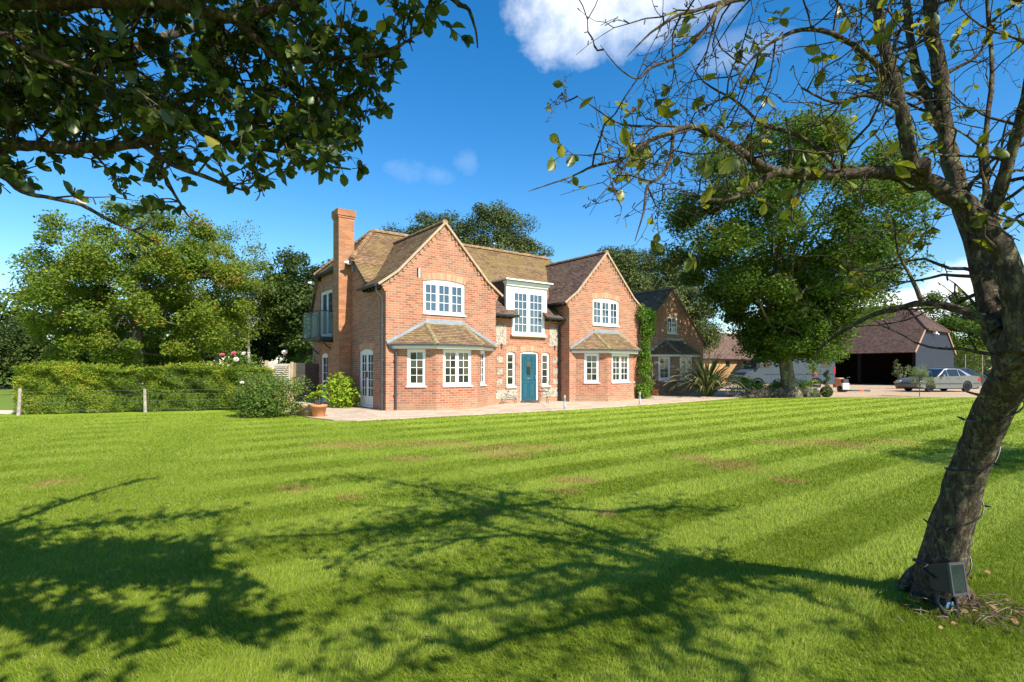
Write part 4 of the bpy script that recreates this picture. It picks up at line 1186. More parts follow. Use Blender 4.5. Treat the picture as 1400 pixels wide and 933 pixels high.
def tree(name, label, cat, x, y, h, rad, ccz, seed, mat, bark='bark', tr=0.3, nclump=60, cr=1.0, per=350, size=.16, group=None, low=-.85, up=.35, aspect=.6, hang=0.0, limbs=14, shell=(.35, 1.0), trunk_top=None, lean=(0, 0), taper=0.0, skirt=()):
    rg = np.random.default_rng(seed); rd = random.Random(seed)
    t = thing(name, label, cat, (x, y, 0), 0, group)
    pts, nr, cc, tn = crown_points(rg, (lean[0], lean[1], ccz), rad, nclump, cr, per, low=low, shell=shell, taper=taper)
    for (sx, sy, sz, sr) in skirt:
        m_ = 330; d_ = sphere_dirs(m_, rg); q_ = np.array([sx, sy, sz]) + d_ * (rg.uniform(.05, 1, m_) ** .5)[:, None] * sr * np.array([1, 1, .6])
        pts = np.concatenate([pts, q_]); nr = np.concatenate([nr, d_]); tn = np.concatenate([tn, np.full(m_, rg.normal(0, .1))]); cc = np.concatenate([cc, [[sx, sy, sz]]])
    tint = np.clip(rg.beta(2.2, 2.2, len(pts)) + tn, 0, 1)
    keep = pts[:, 2] > .15
    leaves('crown', pts[keep], size, M[mat], t, rg, up, aspect, nr[keep], hang, tint[keep])
    m = MB()
    tt = trunk_top or ccz + rad[2] * .35
    tp = limb_path(rd, (0, 0, -.1), (lean[0] * .6, lean[1] * .6, tt), n=8, wob=.012)
    m.tube(tp, [tr * (1.45 if i == 0 else 1.0 - .085 * i) for i in range(9)], 9)
    idx = rd.sample(range(len(cc)), min(limbs, len(cc)))
    for i in idx:
        c = Vector(cc[i])
        k = max(.25, min(.97, (c.z * .72) / tt)); j = int(k * 8)
        s_ = tp[min(j, 8)]
        r0 = tr * (1 - .085 * j) * .45
        pth = limb_path(rd, s_, c, n=6, wob=.05)
        m.tube(pth, [r0 * (1 - .15 * q) for q in range(7)], 6)
        for _ in range(2):
            b = Vector(cc[rd.randrange(len(cc))])
            q = pth[3]
            if (b - q).length < max(rad) * .8: m.tube(limb_path(rd, q, b, n=4), [r0 * .45 * (1 - .2 * z) for z in range(5)], 5)
    m.build('trunk', M[bark], t)
    return t

# --- left background
tree('maple_tree', 'broad maple with slightly bronzed leaves, tallest tree behind the hedge', 'tree', -20.6, 30, 10, (5.9, 5.0, 4.8), 5.7, 11, 'lf_maple', tr=.30, nclump=270, cr=.80, per=360, size=.15, low=-.9, limbs=30)
tree('birch_tree', 'pale green birch with drooping twigs at the right of the maple', 'tree', -19.3, 35.5, 10, (3.4, 2.6, 4.9), 6.0, 12, 'lf_birch', 'bark_birch', tr=.16, nclump=95, cr=.85, per=420, size=.12, low=-.9, hang=1.0, limbs=26)
tree('birch_tree', 'slender birch standing alone between the first birch and the dark trees', 'tree', -16.9, 35.5, 9, (2.0, 1.7, 4.0), 5.6, 13, 'lf_birch', 'bark_birch', tr=.12, nclump=34, cr=.7, per=260, size=.14, low=-.9, hang=1.0, limbs=14)
for i, (x, y, r, z, lab) in enumerate([(-16.4, 41, (3.4, 3, 4.0), 6.0, 'dark rounded tree just right of the birches'), (-13.4, 37, (3.2, 3, 4.3), 5.3, 'dark leafy tree nearest the balcony side of the house'),
                                   (-38, 42, (5.6, 4, 5.4), 4.6, 'dark tree at the far left edge beyond the hedge'), (-31.5, 44, (4.2, 4, 4.4), 4.6, 'dark tree second from the left edge, partly behind the maple'), (-26.5, 38, (4.5, 3, 2.6), 2.5, 'low dark thicket tree under the left side of the maple'),
                                   (-15.0, 44, (3.0, 3, 2.6), 2.4, 'low dark tree in the gap below the birches'), (-21.5, 43, (5.0, 3, 2.8), 2.6, 'low dark thicket tree behind the maple trunk'), (-35.5, 37, (4.0, 3, 2.6), 2.2, 'low dark thicket tree at the far left edge above the hedge end')]):
    tree('dark_tree', lab, 'tree', x, y, 9, r, z, 20 + i, 'lf_dark', tr=.25, nclump=70, cr=1.05, per=330, size=.22, group='dark trees beyond the hedge', low=-.95, limbs=10)
# --- behind the house
for i, (x, y, r, z, lab) in enumerate([(-1.4, 45, (4.0, 3.2, 4.8), 9.8, 'dark green evergreen rising over the middle of the house roof'), (-5.0, 46, (3.6, 3.0, 4.2), 9.9, 'evergreen top showing left of the tallest one over the roof'), (-8.9, 47, (3.2, 2.4, 3.4), 10.3, 'small evergreen tip just above the left gable ridge'),
                                   (8.4, 44, (2.6, 2.4, 4.2), 7.0, 'evergreen immediately behind the right gable'), (11.2, 46, (3.0, 2.6, 4.6), 7.0, 'evergreen above the dark annex roof'), (14.8, 47, (2.6, 2.6, 3.6), 5.6, 'evergreen between the annex gable and the oak')]):
    tree('evergreen_tree', lab, 'tree', x, y, 12, r, z, 40 + i, 'lf_pine', tr=.3, nclump=120, cr=1.15, per=420, size=.17, group='evergreen trees behind the house', low=-.9, up=.2, limbs=10)
# --- right of the barn
for i, (x, y, r, z, lab) in enumerate([(47.5, 60, (4.6, 4, 4.2), 4.8, 'green tree at the right end of the barn'), (55, 62, (5, 4, 4.8), 5.0, 'green tree seen through the fork of the apple tree'), (63, 62, (5, 4, 5), 5.0, 'green tree at the right edge beyond the parked cars'),
                                   (50, 66, (7, 3, 2.6), 2.4, 'low hazel thicket behind the tennis court netting')]):
    tree('lime_tree', lab, 'tree', x, y, 9, r, z, 60 + i, 'lf_oak', tr=.3, nclump=80, cr=1.3, per=300, size=.28, group='trees beyond the barn', low=-.95, limbs=8)
# --- the oak
tree('oak_tree', 'large spreading oak with thick trunk standing in front of the vans', 'tree', 13.4, 26, 13, (5.5, 5.3, 5.6), 7.3, 71, 'lf_oak', 'bark_oak', tr=.34, nclump=225, cr=.98, per=620, size=.15, low=-.92, limbs=60, shell=(.42, 1.06), trunk_top=10.5, taper=.85, skirt=[(math.cos(k * 2.4) * (.9 + (k % 4) * .42), math.sin(k * 2.4) * (.9 + (k % 4) * .42), 2.0 + (k * 37 % 17) / 17 * 1.9, .8) for k in range(44)])
# --- one more orchard tree beyond the right edge, casting the shade on the lawn there
tree('orchard_tree', 'leafy apple tree just outside the right edge, known by its shadow on the lawn', 'tree', 10.9, 4.9, 5, (2.7, 2.0, 1.5), 3.7, 77, 'lf_apple', 'bark_apple', tr=.15, nclump=60, cr=.55, per=200, size=.09, low=-.6, limbs=20)

# ------------------------------------------------------------------ hedge with post and wire fence
def hedge():
    rg = np.random.default_rng(8); rd = random.Random(8)
    a = Vector((-14.35, 15.75, 0)); b = Vector((-8.35, 18.0, 0)); d = (b - a).normalized(); nn = Vector((-d.y, d.x, 0)); L = (b - a).length
    t = thing('hedge', 'long feathery green hedge behind the wire fence on the left', 'hedge', a)
    n = 68000
    s = rg.uniform(-.1, L + .4, n); w = rg.uniform(0, 1.15, n); z = rg.uniform(0.03, 1.42, n)
    f = rg.uniform(0, 1, n)
    w = np.where(f < .62, np.abs(rg.normal(0, .16, n)) + .03 + .10 * np.clip(np.sin(s * 9 + np.sin(z * 7) * 2) + np.sin(z * 11 + s * 3), -1, 1), w)
    z = np.where((f > .62) & (f < .85), 1.36 + rg.normal(0, .05, n), z)
    top = 1.37 + .07 * np.sin(s * 1.7) + .05 * np.sin(s * 4.1 + 1)
    z = np.minimum(z, top + rg.normal(0, .02, n))
    w = np.where((z < .5) & (f < .62), w * .6, w) + .03 * np.sin(s * 2.6) * (1 - z) + .06 * np.sin(s * 5.2 + z * 4)
    pts = np.stack([d.x * s + nn.x * w, d.y * s + nn.y * w, z], 1)
    nr = np.tile([-nn.x, -nn.y, .5], (n, 1))
    tn = .16 * np.sin(s * .9 + 1) + .15 * np.sin(s * 3.3 + z * 3) + .12 * np.sin(s * 7.7 - z * 6) + (z - .7) * .12
    tint = np.clip(rg.beta(2, 2.6, n) + tn, 0, 1)
    # feathery leader shoots on top
    P2 = []; T2 = []
    for i in range(520):
        s0 = rg.uniform(0, L + .2); w0 = rg.uniform(.05, 1.0); hh = rg.uniform(.06, .22); lx = rg.normal(.5, .5); ly = rg.normal(-.3, .5)
        for j in range(16):
            k = j / 16
            P2.append([d.x * (s0 + lx * k * hh) + nn.x * (w0 + ly * k * hh), d.y * (s0 + lx * k * hh) + nn.y * (w0 + ly * k * hh), 1.33 + .07 * math.sin(s0 * 1.7) + hh * k]); T2.append(min(1, .55 + rg.uniform(0, .4)))
    pts = np.concatenate([pts, np.array(P2)]); nr = np.concatenate([nr, np.tile([0, 0, 1.], (len(P2), 1))]); tint = np.concatenate([tint, np.array(T2)])
    leaves('foliage', pts, .078, M['lf_hedge'], t, rg, .15, .24, nr * .45, -.25, tint)
    m = MB()
    for i in range(16):
        s0 = (i + .5) * L / 16
        for q in range(3):
            m.tube(limb_path(rd, d * s0 + nn * .5 + Vector((0, 0, -.02)), d * (s0 + rd.uniform(-.3, .3)) + nn * rd.uniform(.2, .9) + Vector((0, 0, rd.uniform(.8, 1.25))), n=4), [.03, .025, .02, .013, .006], 5)
    m.build('stems', M['bark'], t)
    # fence
    off = -nn * .16
    fe = thing('wire_fence', 'low wire fence with three weathered posts in front of the hedge', 'fence', a + off)
    for k, hgt, ln in ((0.02, .78, .03), (.505, .72, -.01), (.955, .78, -.04)):
        m = MB(); p = d * (L * k)
        m.tube([p, p + Vector((ln, 0, hgt * .5)), p + Vector((ln * 1.6, 0, hgt))], [.05, .045, .042], 8, smooth=False)
        m.build('fence_post', M['wood_old'], fe)
    for z in (.12, .38, .58, .70):
        m = MB(); m.tube([d * (L * k / 12) + Vector((0, 0, z - (.02 if 0 < k % 6 < 6 else 0))) + nn * .0 - nn * .05 for k in range(13)], .002, 4); m.build('wire', M['steel'], fe)
hedge()

def shrub(name, label, cat, c, rad, n, size, mat, seed, up=.3, aspect=.5, group=None, stems=10, hang=0., clumps=30, cr=.28, low=-.3, nrmk=1.0):
    rg = np.random.default_rng(seed); rd = random.Random(seed)
    t = thing(name, label, cat, c, 0, group)
    pts, nr, cc, tn = crown_points(rg, (0, 0, rad[2] * .42), (rad[0] * .8, rad[1] * .8, rad[2] * .5), clumps, cr * max(rad[0], rad[2]), n // clumps, low=-1.0, shell=(.3, 1.0))
    k = pts[:, 2] > 0.015
    tint = np.clip(rg.beta(2, 2.2, len(pts)) + tn, 0, 1)
    leaves('foliage', pts[k], size, M[mat], t, rg, up, aspect, nr[k] * nrmk, hang, tint[k])
    m = MB()
    for i in range(stems):
        e = Vector(cc[rd.randrange(len(cc))]); e.z = max(e.z, .1)
        m.tube(limb_path(rd, (rd.uniform(-.08, .08) * rad[0], rd.uniform(-.08, .08), 0), e, n=4), [.016, .013, .01, .007, .003], 5)
    m.build('stems', M['bark'], t)
    return t

g1 = shrub('fuchsia_bush', 'big rounded bush with small reddish tips at the left end of the terrace', 'bush', (-6.80, 15.15, 0), (.98, .72, 1.16), 17000, .062, 'lf_shrub', 81, clumps=70, cr=.30)
g2 = shrub('garden_shrub', 'green shrub merging with the hedge end left of the round bush', 'bush', (-7.75, 17.0, 0), (.75, .7, 1.5), 7000, .065, 'lf_shrub', 82, clumps=40)
rs = shrub('rose_bush', 'tall loose rose bush with pink and white blooms above the hedge end', 'rose bush', (-9.35, 18.6, 0), (.95, .6, 2.2), 6000, .085, 'lf_shrub', 83, clumps=50, cr=.24)
rb = shrub('rose_bush', 'white flowering rose beside the trellis fence', 'rose bush', (-8.9, 23.4, 0), (.9, .6, 2.2), 3600, .09, 'lf_shrub', 84, clumps=26, cr=.25)
M['petal_pink'] = plain('petal_pink', (0.72, 0.13, 0.17), .6, .3, var=.2); M['petal_white'] = plain('petal_white', (0.80, 0.70, 0.62), .6, .3)
def rose(parent, p, r, mat):
    m = MB(); rd = random.Random(int(p[0] * 100))
    for ring_, (nr_, rr, zz) in enumerate([(5, 1.0, 0.0), (5, .72, .25), (4, .42, .4)]):
        for k in range(nr_):
            a = 2 * math.pi * (k + ring_ * .5) / nr_; da = math.pi / nr_ * 1.15
            q = lambda an, ra, z: Vector((math.cos(an) * ra * r, math.sin(an) * ra * r, z * r))
            m.face([q(a, .1, zz - .2), q(a - da, rr * .7, zz), q(a - da * .6, rr, zz + .35), q(a + da * .6, rr, zz + .35), q(a + da, rr * .7, zz)])
    o = m.build('rose_bloom', mat, parent, loc=p); o.rotation_euler = (R(rd.uniform(30, 70)), 0, R(rd.uniform(-40, 40)))
def rel(t, px, py, Z): return P(px, py, Z) - t.location
for px, py, c, r in ((304, 486, 'p', .085), (320, 484, 'p', .095), (334, 484, 'w', .085), (323, 492, 'w', .09), (313, 501, 'w', .06)):
    rose(rs, rel(rs, px, py, 18.0), r, M['petal_pink' if c == 'p' else 'petal_white'])
rose(rb, rel(rb, 389.5, 482.5, 22.8), .13, M['petal_white'])
rose(g1, rel(g1, 331, 524, 14.6), .06, M['petal_white'])

# climber on the right gable corner, down to the ground
def climber():
    rg = np.random.default_rng(91); rd = random.Random(91)
    base = HW(12.15, -.15)
    t = thing('climbing_vine', 'bright green climber covering the right corner of the house', 'vine', base)
    P_ = []; N_ = []
    for i in range(85):
        z = rg.uniform(.05, 4.1); wx = (.20 + .18 * math.sin(z * 1.9 + .5)) * (1.25 if z > 2.6 else 1.0); 
        c = Vector(U) * (rg.uniform(-.45, .45) * (wx * 2.0) + (.18 if z > 2.7 else .0)) - Vector(Vv) * rg.uniform(0, .22)
        m_ = 120; dd = sphere_dirs(m_, rg) * (rg.uniform(0, 1, m_) ** .5)[:, None] * rg.uniform(.14, .30)
        P_.append(np.array([c.x, c.y, z]) + dd); N_.append(dd * 2 + np.array([-Vv.x, -Vv.y, .3]) * .6)
    pts = np.concatenate(P_); nr = np.concatenate(N_); k = pts[:, 2] > .03
    leaves('foliage', pts[k], .085, M['lf_vine'], t, rg, .2, .6, nr[k], .5)
    m = MB()
    for i in range(5): m.tube(limb_path(rd, U * rd.uniform(-.1, .1), U * rd.uniform(-.2, .3) - Vv * .05 + Vector((0, 0, rd.uniform(2.5, 4.0))), n=7, wob=.02), [.03, .026, .022, .018, .014, .01, .007, .004], 5)
    m.build('stems', M['bark'], t)
climber()
# lime green plant at the chimney foot
shrub('hydrangea', 'lime green leafy plant at the foot of the chimney', 'plant', HW(-.62, 2.35, .03), (.62, .45, 1.25), 1500, .125, 'lf_lime', 92, clumps=26, cr=.26, aspect=.6)

# flax
def flax(c, H, n, seed, label):
    rg = random.Random(seed); t = thing('flax_plant', label, 'plant', c)
    m = []; tint = []
    for i in range(n):
        a = rg.uniform(0, 2 * math.pi); L = H * rg.uniform(.7, 1.25); out = rg.uniform(.05, 1.0) ** .7; w = rg.uniform(.022, .04)
        d = Vector((math.cos(a), math.sin(a), 0)); s = Vector((-d.y, d.x, 0)); e0 = R(88 - out * 50); tt = rg.random()
        p = d * rg.uniform(0, .18); el_ = e0; prev = None
        for k in range(9):
            ww = w * (1 - (k / 8) ** 2.5) + .002
            cur = [p - s * ww, p + Vector((0, 0, .006)), p + s * ww]
            if prev:
                m.append([prev[0], prev[1], cur[1], cur[0]]); m.append([prev[1], prev[2], cur[2], cur[1]]); tint += [tt] * 8
            prev = cur
            p = p + (d * math.cos(el_) + Vector((0, 0, math.sin(el_)))) * (L / 8)
            el_ -= R(4 + out * 13 * (k / 5)) ; p.z = max(p.z, .01)
    V = np.array([[tuple(v) for v in f] for f in m]).reshape(-1, 3)
    np_mesh('blades', V, np.arange(len(V)).reshape(-1, 4), M['phorm'], t, np.array(tint))
c = GP(977, 546); flax(Vector((9.35, 26.2, 0)), 2.25, 330, 3, 'big spiky variegated flax plant beside the annex bay window')

# planted bed
bd = MB(); bd.face([(8.3, 26.2, .012), (8.5, 25.0, .012), (9.9, 24.75, .012), (14.6, 25.75, .012), (15.2, 27.5, .012), (14, 29.5, .012), (10, 28.5, .012)])
tag(bd.build('flower_bed', M['soil']), kind='structure')
for i, (px, Z, r, h, mt, lab, n, sz) in enumerate([
    (1003, 25.4, (.55, .4), .55, 'lf_lav', 'grey lavender tuft next to the flax plant', 1500, .06),
    (1020, 26.6, (.9, .6), .95, 'lf_bed', 'bright green shrub just right of the flax', 2600, .08),
    (1022, 25.5, (.6, .4), .50, 'lf_lav', 'second clump of faded lavender along the lawn edge', 1500, .06),
    (1040, 25.6, (.7, .4), .52, 'lf_lav', 'third clump of faded lavender along the lawn edge', 1500, .06),
    (1046, 26.8, (.9, .6), 1.0, 'lf_bed', 'bushy green shrub left of the oak trunk', 2600, .08),
    (1060, 25.7, (.7, .4), .50, 'lf_lav', 'fourth clump of faded lavender, below the oak trunk', 1500, .06),
    (1071, 26.9, (.8, .6), .95, 'lf_shrub', 'green shrub directly in front of the oak trunk', 2400, .08),
    (1082, 25.8, (.7, .4), .52, 'lf_lav', 'fifth clump of faded lavender right of the oak trunk', 1500, .06),
    (1092, 26.8, (.7, .6), .95, 'lf_bed', 'green shrub at the right end of the bed', 2200, .08),
    (1099, 25.9, (.5, .4), .55, 'lf_lav', 'last clump of faded lavender beside the stone block', 1200, .06),
    (1109, 26.0, (.35, .3), .50, 'lf_olive', 'grey green santolina tuft between stone block and box ball', 900, .05)]):
    shrub('bed_shrub', lab, 'shrub', Vector(((px - 700) / FPX * Z, Z, 0)), (r[0], r[1], h), n, sz, mt, 110 + i, clumps=18, cr=.34, aspect=.35 if mt == 'lf_lav' else .5, up=.6, group='low shrubs in the bed')
def topiary():
    rg = np.random.default_rng(5); x = (1130 - 700) / FPX * 25.9
    t = thing('box_topiary', 'small clipped box ball with twisted top at the bed end', 'topiary', (x, 25.9, 0))
    n = 3200; d = sphere_dirs(n, rg); r_ = rg.uniform(.86, 1.02, n)[:, None]
    a = d * r_ * np.array([.27, .27, .26]) + np.array([0, 0, .26])
    n2 = 1300; th = rg.uniform(0, 1, n2); ang = th * 12
    b = np.stack([np.cos(ang) * .12 * (1 - th * .6), np.sin(ang) * .12 * (1 - th * .6), .52 + th * .75], 1) + rg.normal(0, .04, (n2, 3))
    pts = np.concatenate([a, b]); leaves('foliage', pts, .045, M['lf_dark'], t, rg, .2, .6, np.concatenate([d, rg.normal(0, 1, (n2, 3))]))
    m = MB(); m.tube([(0, 0, 0), (0, 0, .6), (0, 0, 1.2)], [.02, .015, .006], 5); m.build('stems', M['bark'], t)
topiary()
# olive sapling on the gravel edge
def sapling():
    Z = 26.2; x = (1257 - 700) / FPX * Z
    rg = np.random.default_rng(15); rd = random.Random(4)
    t = thing('olive_tree', 'young olive tree with thin stem at the lawn edge before the silver car', 'tree', (x, Z, 0))
    pts, nr, cc, tn = crown_points(rg, (.0, 0, 1.08), (.46, .4, .52), 34, .2, 60, low=-1, shell=(.2, 1))
    p2, n2, c2, t2 = crown_points(rg, (.62, 0, .72), (.22, .2, .25), 10, .16, 50, low=-1)
    pts = np.concatenate([pts, p2]); nr = np.concatenate([nr, n2])
    leaves('crown', pts, .075, M['lf_olive'], t, rg, .2, .28, nr)
    m = MB(); m.tube([(0, 0, 0), (.01, 0, .3), (-.01, 0, .6), (.01, 0, 1.3)], [.02, .017, .015, .006], 6)
    for c_ in list(cc[:16]) + list(c2[:6]): m.tube(limb_path(rd, (0, 0, .45 + rd.random() * .4), c_, n=4), [.009, .008, .006, .004, .002], 4)
    m.build('trunk', M['bark'], t)
sapling()

# ------------------------------------------------------------------ the two apple trees in front
LEAF_T = None
def apple_leaves(name, pos, dirs, size, mat, parent, rg, tint):
    """detailed folded and curled leaves: 3 columns x 5 rows"""
    n = len(pos)
    prof = np.array([0.02, .62, 1.0, .80, .04]); ys = np.array([0, .25, .52, .80, 1.0])
    L = size * rg.uniform(.55, 1.25, n)
    a = dirs / (np.linalg.norm(dirs, axis=1)[:, None] + 1e-9)
    nn = rg.normal(0, 1, (n, 3)) + np.array([0.15, -.15, .9])
    b = np.cross(nn, a); b /= np.linalg.norm(b, axis=1)[:, None] + 1e-9
    c = np.cross(a, b)
    wid = L * rg.uniform(.26, .36, n); fold = rg.uniform(.15, .6, n); curl = rg.uniform(-.1, .35, n)
    V = np.zeros((n, 15, 3))
    for r_ in range(5):
        y = ys[r_]; w = prof[r_]
        mid = pos + a * (L * y)[:, None] - c * (L * curl * y * y)[:, None]
        V[:, r_ * 3 + 1] = mid
        for sd, k in ((0, -1), (2, 1)):
            V[:, r_ * 3 + sd] = mid + b * (wid * w * k)[:, None] + c * (wid * w * fold)[:, None]
    q = []
    for r_ in range(4):
        i = r_ * 3
        q += [[i, i + 1, i + 4, i + 3], [i + 1, i + 2, i + 5, i + 4]]
    q = np.array(q)
    Fc = (q[None] + (np.arange(n) * 15)[:, None, None]).reshape(-1, 4)
    return np_mesh(name, V.reshape(-1, 3), Fc, mat, parent, np.repeat(tint, 15), smooth=True)

def crooked(rd, p, d, L, n, wig, up):
    pts = [Vector(p)]; d = Vector(d).normalized()
    for i in range(n):
        d = (d + Vector((rd.gauss(0, wig), rd.gauss(0, wig), rd.gauss(0, wig) + up))).normalized()
        pts.append(pts[-1] + d * (L / n))
    return pts

def smooth_path(pts, rad, sub=4, wob=0.0, rd=None):
    """Catmull-Rom through traced limb points"""
    P_ = [Vector(p) for p in pts]; out = []; rr = []
    for i in range(len(P_) - 1):
        p0 = P_[max(i - 1, 0)]; p1 = P_[i]; p2 = P_[i + 1]; p3 = P_[min(i + 2, len(P_) - 1)]
        for k in range(sub):
            t_ = k / sub
            q = .5 * ((2 * p1) + (p2 - p0) * t_ + (2 * p0 - 5 * p1 + 4 * p2 - p3) * t_ ** 2 + (3 * p1 - p0 - 3 * p2 + p3) * t_ ** 3)
            r = rad[i] + (rad[i + 1] - rad[i]) * t_
            if rd: q = q + Vector((rd.gauss(0, 1), rd.gauss(0, 1), rd.gauss(0, 1))) * r * wob; r *= rd.uniform(.92, 1.10)
            out.append(q); rr.append(r)
    out.append(P_[-1]); rr.append(rad[-1])
    return out, rr

from mathutils import noise as mnoise
def rough_tube(mb, pts, rad, n):
    i0 = len(mb.v); mb.tube(pts, rad, n, cap=False)
    m_ = len(pts)
    for i in range(m_):
        c = pts[i]
        for k in range(n):
            v = Vector(mb.v[i0 + i * n + k]); d = (v - c); r_ = d.length
            if r_ < 1e-6: continue
            d /= r_
            q = Vector((d.x * 2.6, d.y * 2.6, d.z * 2.6 + v.z * 3.2))
            plate = abs(mnoise.noise(q * 1.9 + Vector((3, 1, 2)))) * 2 + abs(mnoise.noise(Vector((d.x * 9, d.y * 9, v.z * 9)))) * .9
            lump = mnoise.noise(v * 5.0)
            f = 1 + .11 * (min(plate, 1.0) - .45) + .07 * lump + .03 * mnoise.noise(v * 60)
            mb.v[i0 + i * n + k] = tuple(c + d * r_ * f)

def apple(name, label, origin, limbs, seed, leafmat, barkmat, twig_per_m, leaf_per_twig, leafsize, twigL, wood_leaves=None, stage2=.6, region=None, upb=.05, extra=None):
    rd = random.Random(seed); rg = np.random.default_rng(seed)
    O = Vector(origin)
    t = thing(name, label, 'tree', O)
    wood = MB(); tw = MB(); LP = []; LD = []; leafk = 1.0
    def add_twig(p, d, L, r, lev):
        nonlocal leafk
        n = max(4, int(L / .05))
        if lev == 0: n = max(5, int(L / .055))
        pts = crooked(rd, p, d, L, n, .24, upb)
        if region and not region(pts[-1] + O): return
        tw.tube(pts, [max(.0012, r * (1 - .85 * i / n)) for i in range(n + 1)], 5 if r > .005 else 4, cap=False)
        for i in range(1, n + 1):
            dd = (pts[i] - pts[i - 1]).normalized()
            if lev < 2 and rd.random() < stage2:
                sd = (dd * .7 + Vector((rd.gauss(0, 1), rd.gauss(0, 1), rd.gauss(0, 1)))).normalized()
                add_twig(pts[i], sd, L * rd.uniform(.18, .5), r * .5, lev + 1)
        # short spurs
            if rd.random() < .5:
                sd = Vector((rd.gauss(0, 1), rd.gauss(0, 1), rd.gauss(0, 1))).normalized(); q = pts[i] + sd * rd.uniform(.01, .03)
                tw.tube([pts[i], q], [max(.0016, r * .5), .0022], 4, cap=False)
        m_ = np.random.default_rng(rd.randrange(10 ** 6)).poisson(leaf_per_twig * leafk * L / twigL)
        for _ in range(m_):
            i = rd.randint(max(1, n // 3), n); q = pts[i]; base = (pts[i] - pts[i - 1]).normalized()
            for _k in range(rd.randint(1, 3)):
                ld = (base * .6 + Vector((rd.gauss(0, .7), rd.gauss(0, .7), rd.gauss(0, .6) - .25)))
                LP.append(tuple(q)); LD.append(tuple(ld))
    for li, lb in enumerate(limbs):
        pts, sub = lb[0], lb[1]
        leafk = lb[2] if len(lb) > 2 else 1.0
        path = [p for p, r in pts]; rad = [r for p, r in pts]
        sp, sr = smooth_path([p - O for p in path], rad, 4, .10 if rad[0] < .1 else .03, rd)
        if rad[0] > .075 and (sp[0] + O).y > 1.9:
            sp, sr = smooth_path([p - O for p in path], rad, 16)
            rough_tube(wood, sp, sr, 44)
        else: wood.tube(sp, sr, 14 if rad[0] > .08 else 8)
        if not sub: continue
        L = 0
        for i in range(1, len(sp)):
            L += (sp[i] - sp[i - 1]).length
            seg = (sp[i] - sp[i - 1]).length * twig_per_m * sub
            m_ = int(seg) + (1 if rd.random() < seg - int(seg) else 0)
            for _ in range(m_):
                dd = (sp[i] - sp[i - 1]).normalized()
                side = Vector((rd.gauss(0, 1), rd.gauss(0, 1), rd.gauss(0, .8) + .1)); side = (side - dd * side.dot(dd)).normalized()
                d0 = (side + dd * rd.uniform(.0, .9)).normalized()
                add_twig(sp[i] + side * sr[i] * .5, d0, twigL * rd.uniform(.35, 1.3), min(.010, max(.004, sr[i] * .3)), 0)
    if extra: extra(wood, O, rd)
    wood.build('trunk', M[barkmat], t)
    tw.build('twigs', M[barkmat], t)
    LPn = np.array(LP) + 0.0; LDn = np.array(LD)
    tint = np.clip(rg.beta(1.6, 1.6, len(LPn)), 0, 1)
    apple_leaves('foliage', LPn, LDn, leafsize, M[leafmat], t, rg, tint)
    print(name, 'leaves', len(LPn), 'twig faces', len(tw.f))
    return t
def T(lst, f=1.0):
    """traced limb: photo pixel, distance, radius (radius corrected for the wide-angle stretch)"""
    out = []
    for i, (a, b, z, r) in enumerate(lst):
        ff = f if not isinstance(f, tuple) else f[0] + (f[1] - f[0]) * i / (len(lst) - 1)
        c = 1 / math.sqrt(1 + ((a - 700) / FPX) ** 2 + ((505 - b) / FPX) ** 2 * .4)
        out.append((P(a, b, z * ff), r * ff * c))
    return out
VLR = random.Random(12)
def VL(*q):
    out = []
    for i, a in enumerate(q):
        out.append((Vector(a[:3]), a[3]))
        if i < len(q) - 1:
            b = q[i + 1]; L = (Vector(b[:3]) - Vector(a[:3])).length
            for k in (.33, .67):
                out.append((Vector(a[:3]).lerp(Vector(b[:3]), k) + Vector((VLR.gauss(0, 1), VLR.gauss(0, 1), VLR.gauss(0, 1))) * L * .085, (a[3] + (b[3] - a[3]) * k) * .8))
    return out
FR_ = .80
TRUNK_PTS = T([(1279, 830, 3.24, .205), (1283, 800, 3.24, .160), (1298, 730, 3.22, .132), (1319, 660, 3.22, .122), (1341, 600, 3.2, .118), (1366, 545, 3.12, .122), (1392, 497, 3.02, .128), (1410, 455, 3.0, .12)], (1.0, .80))
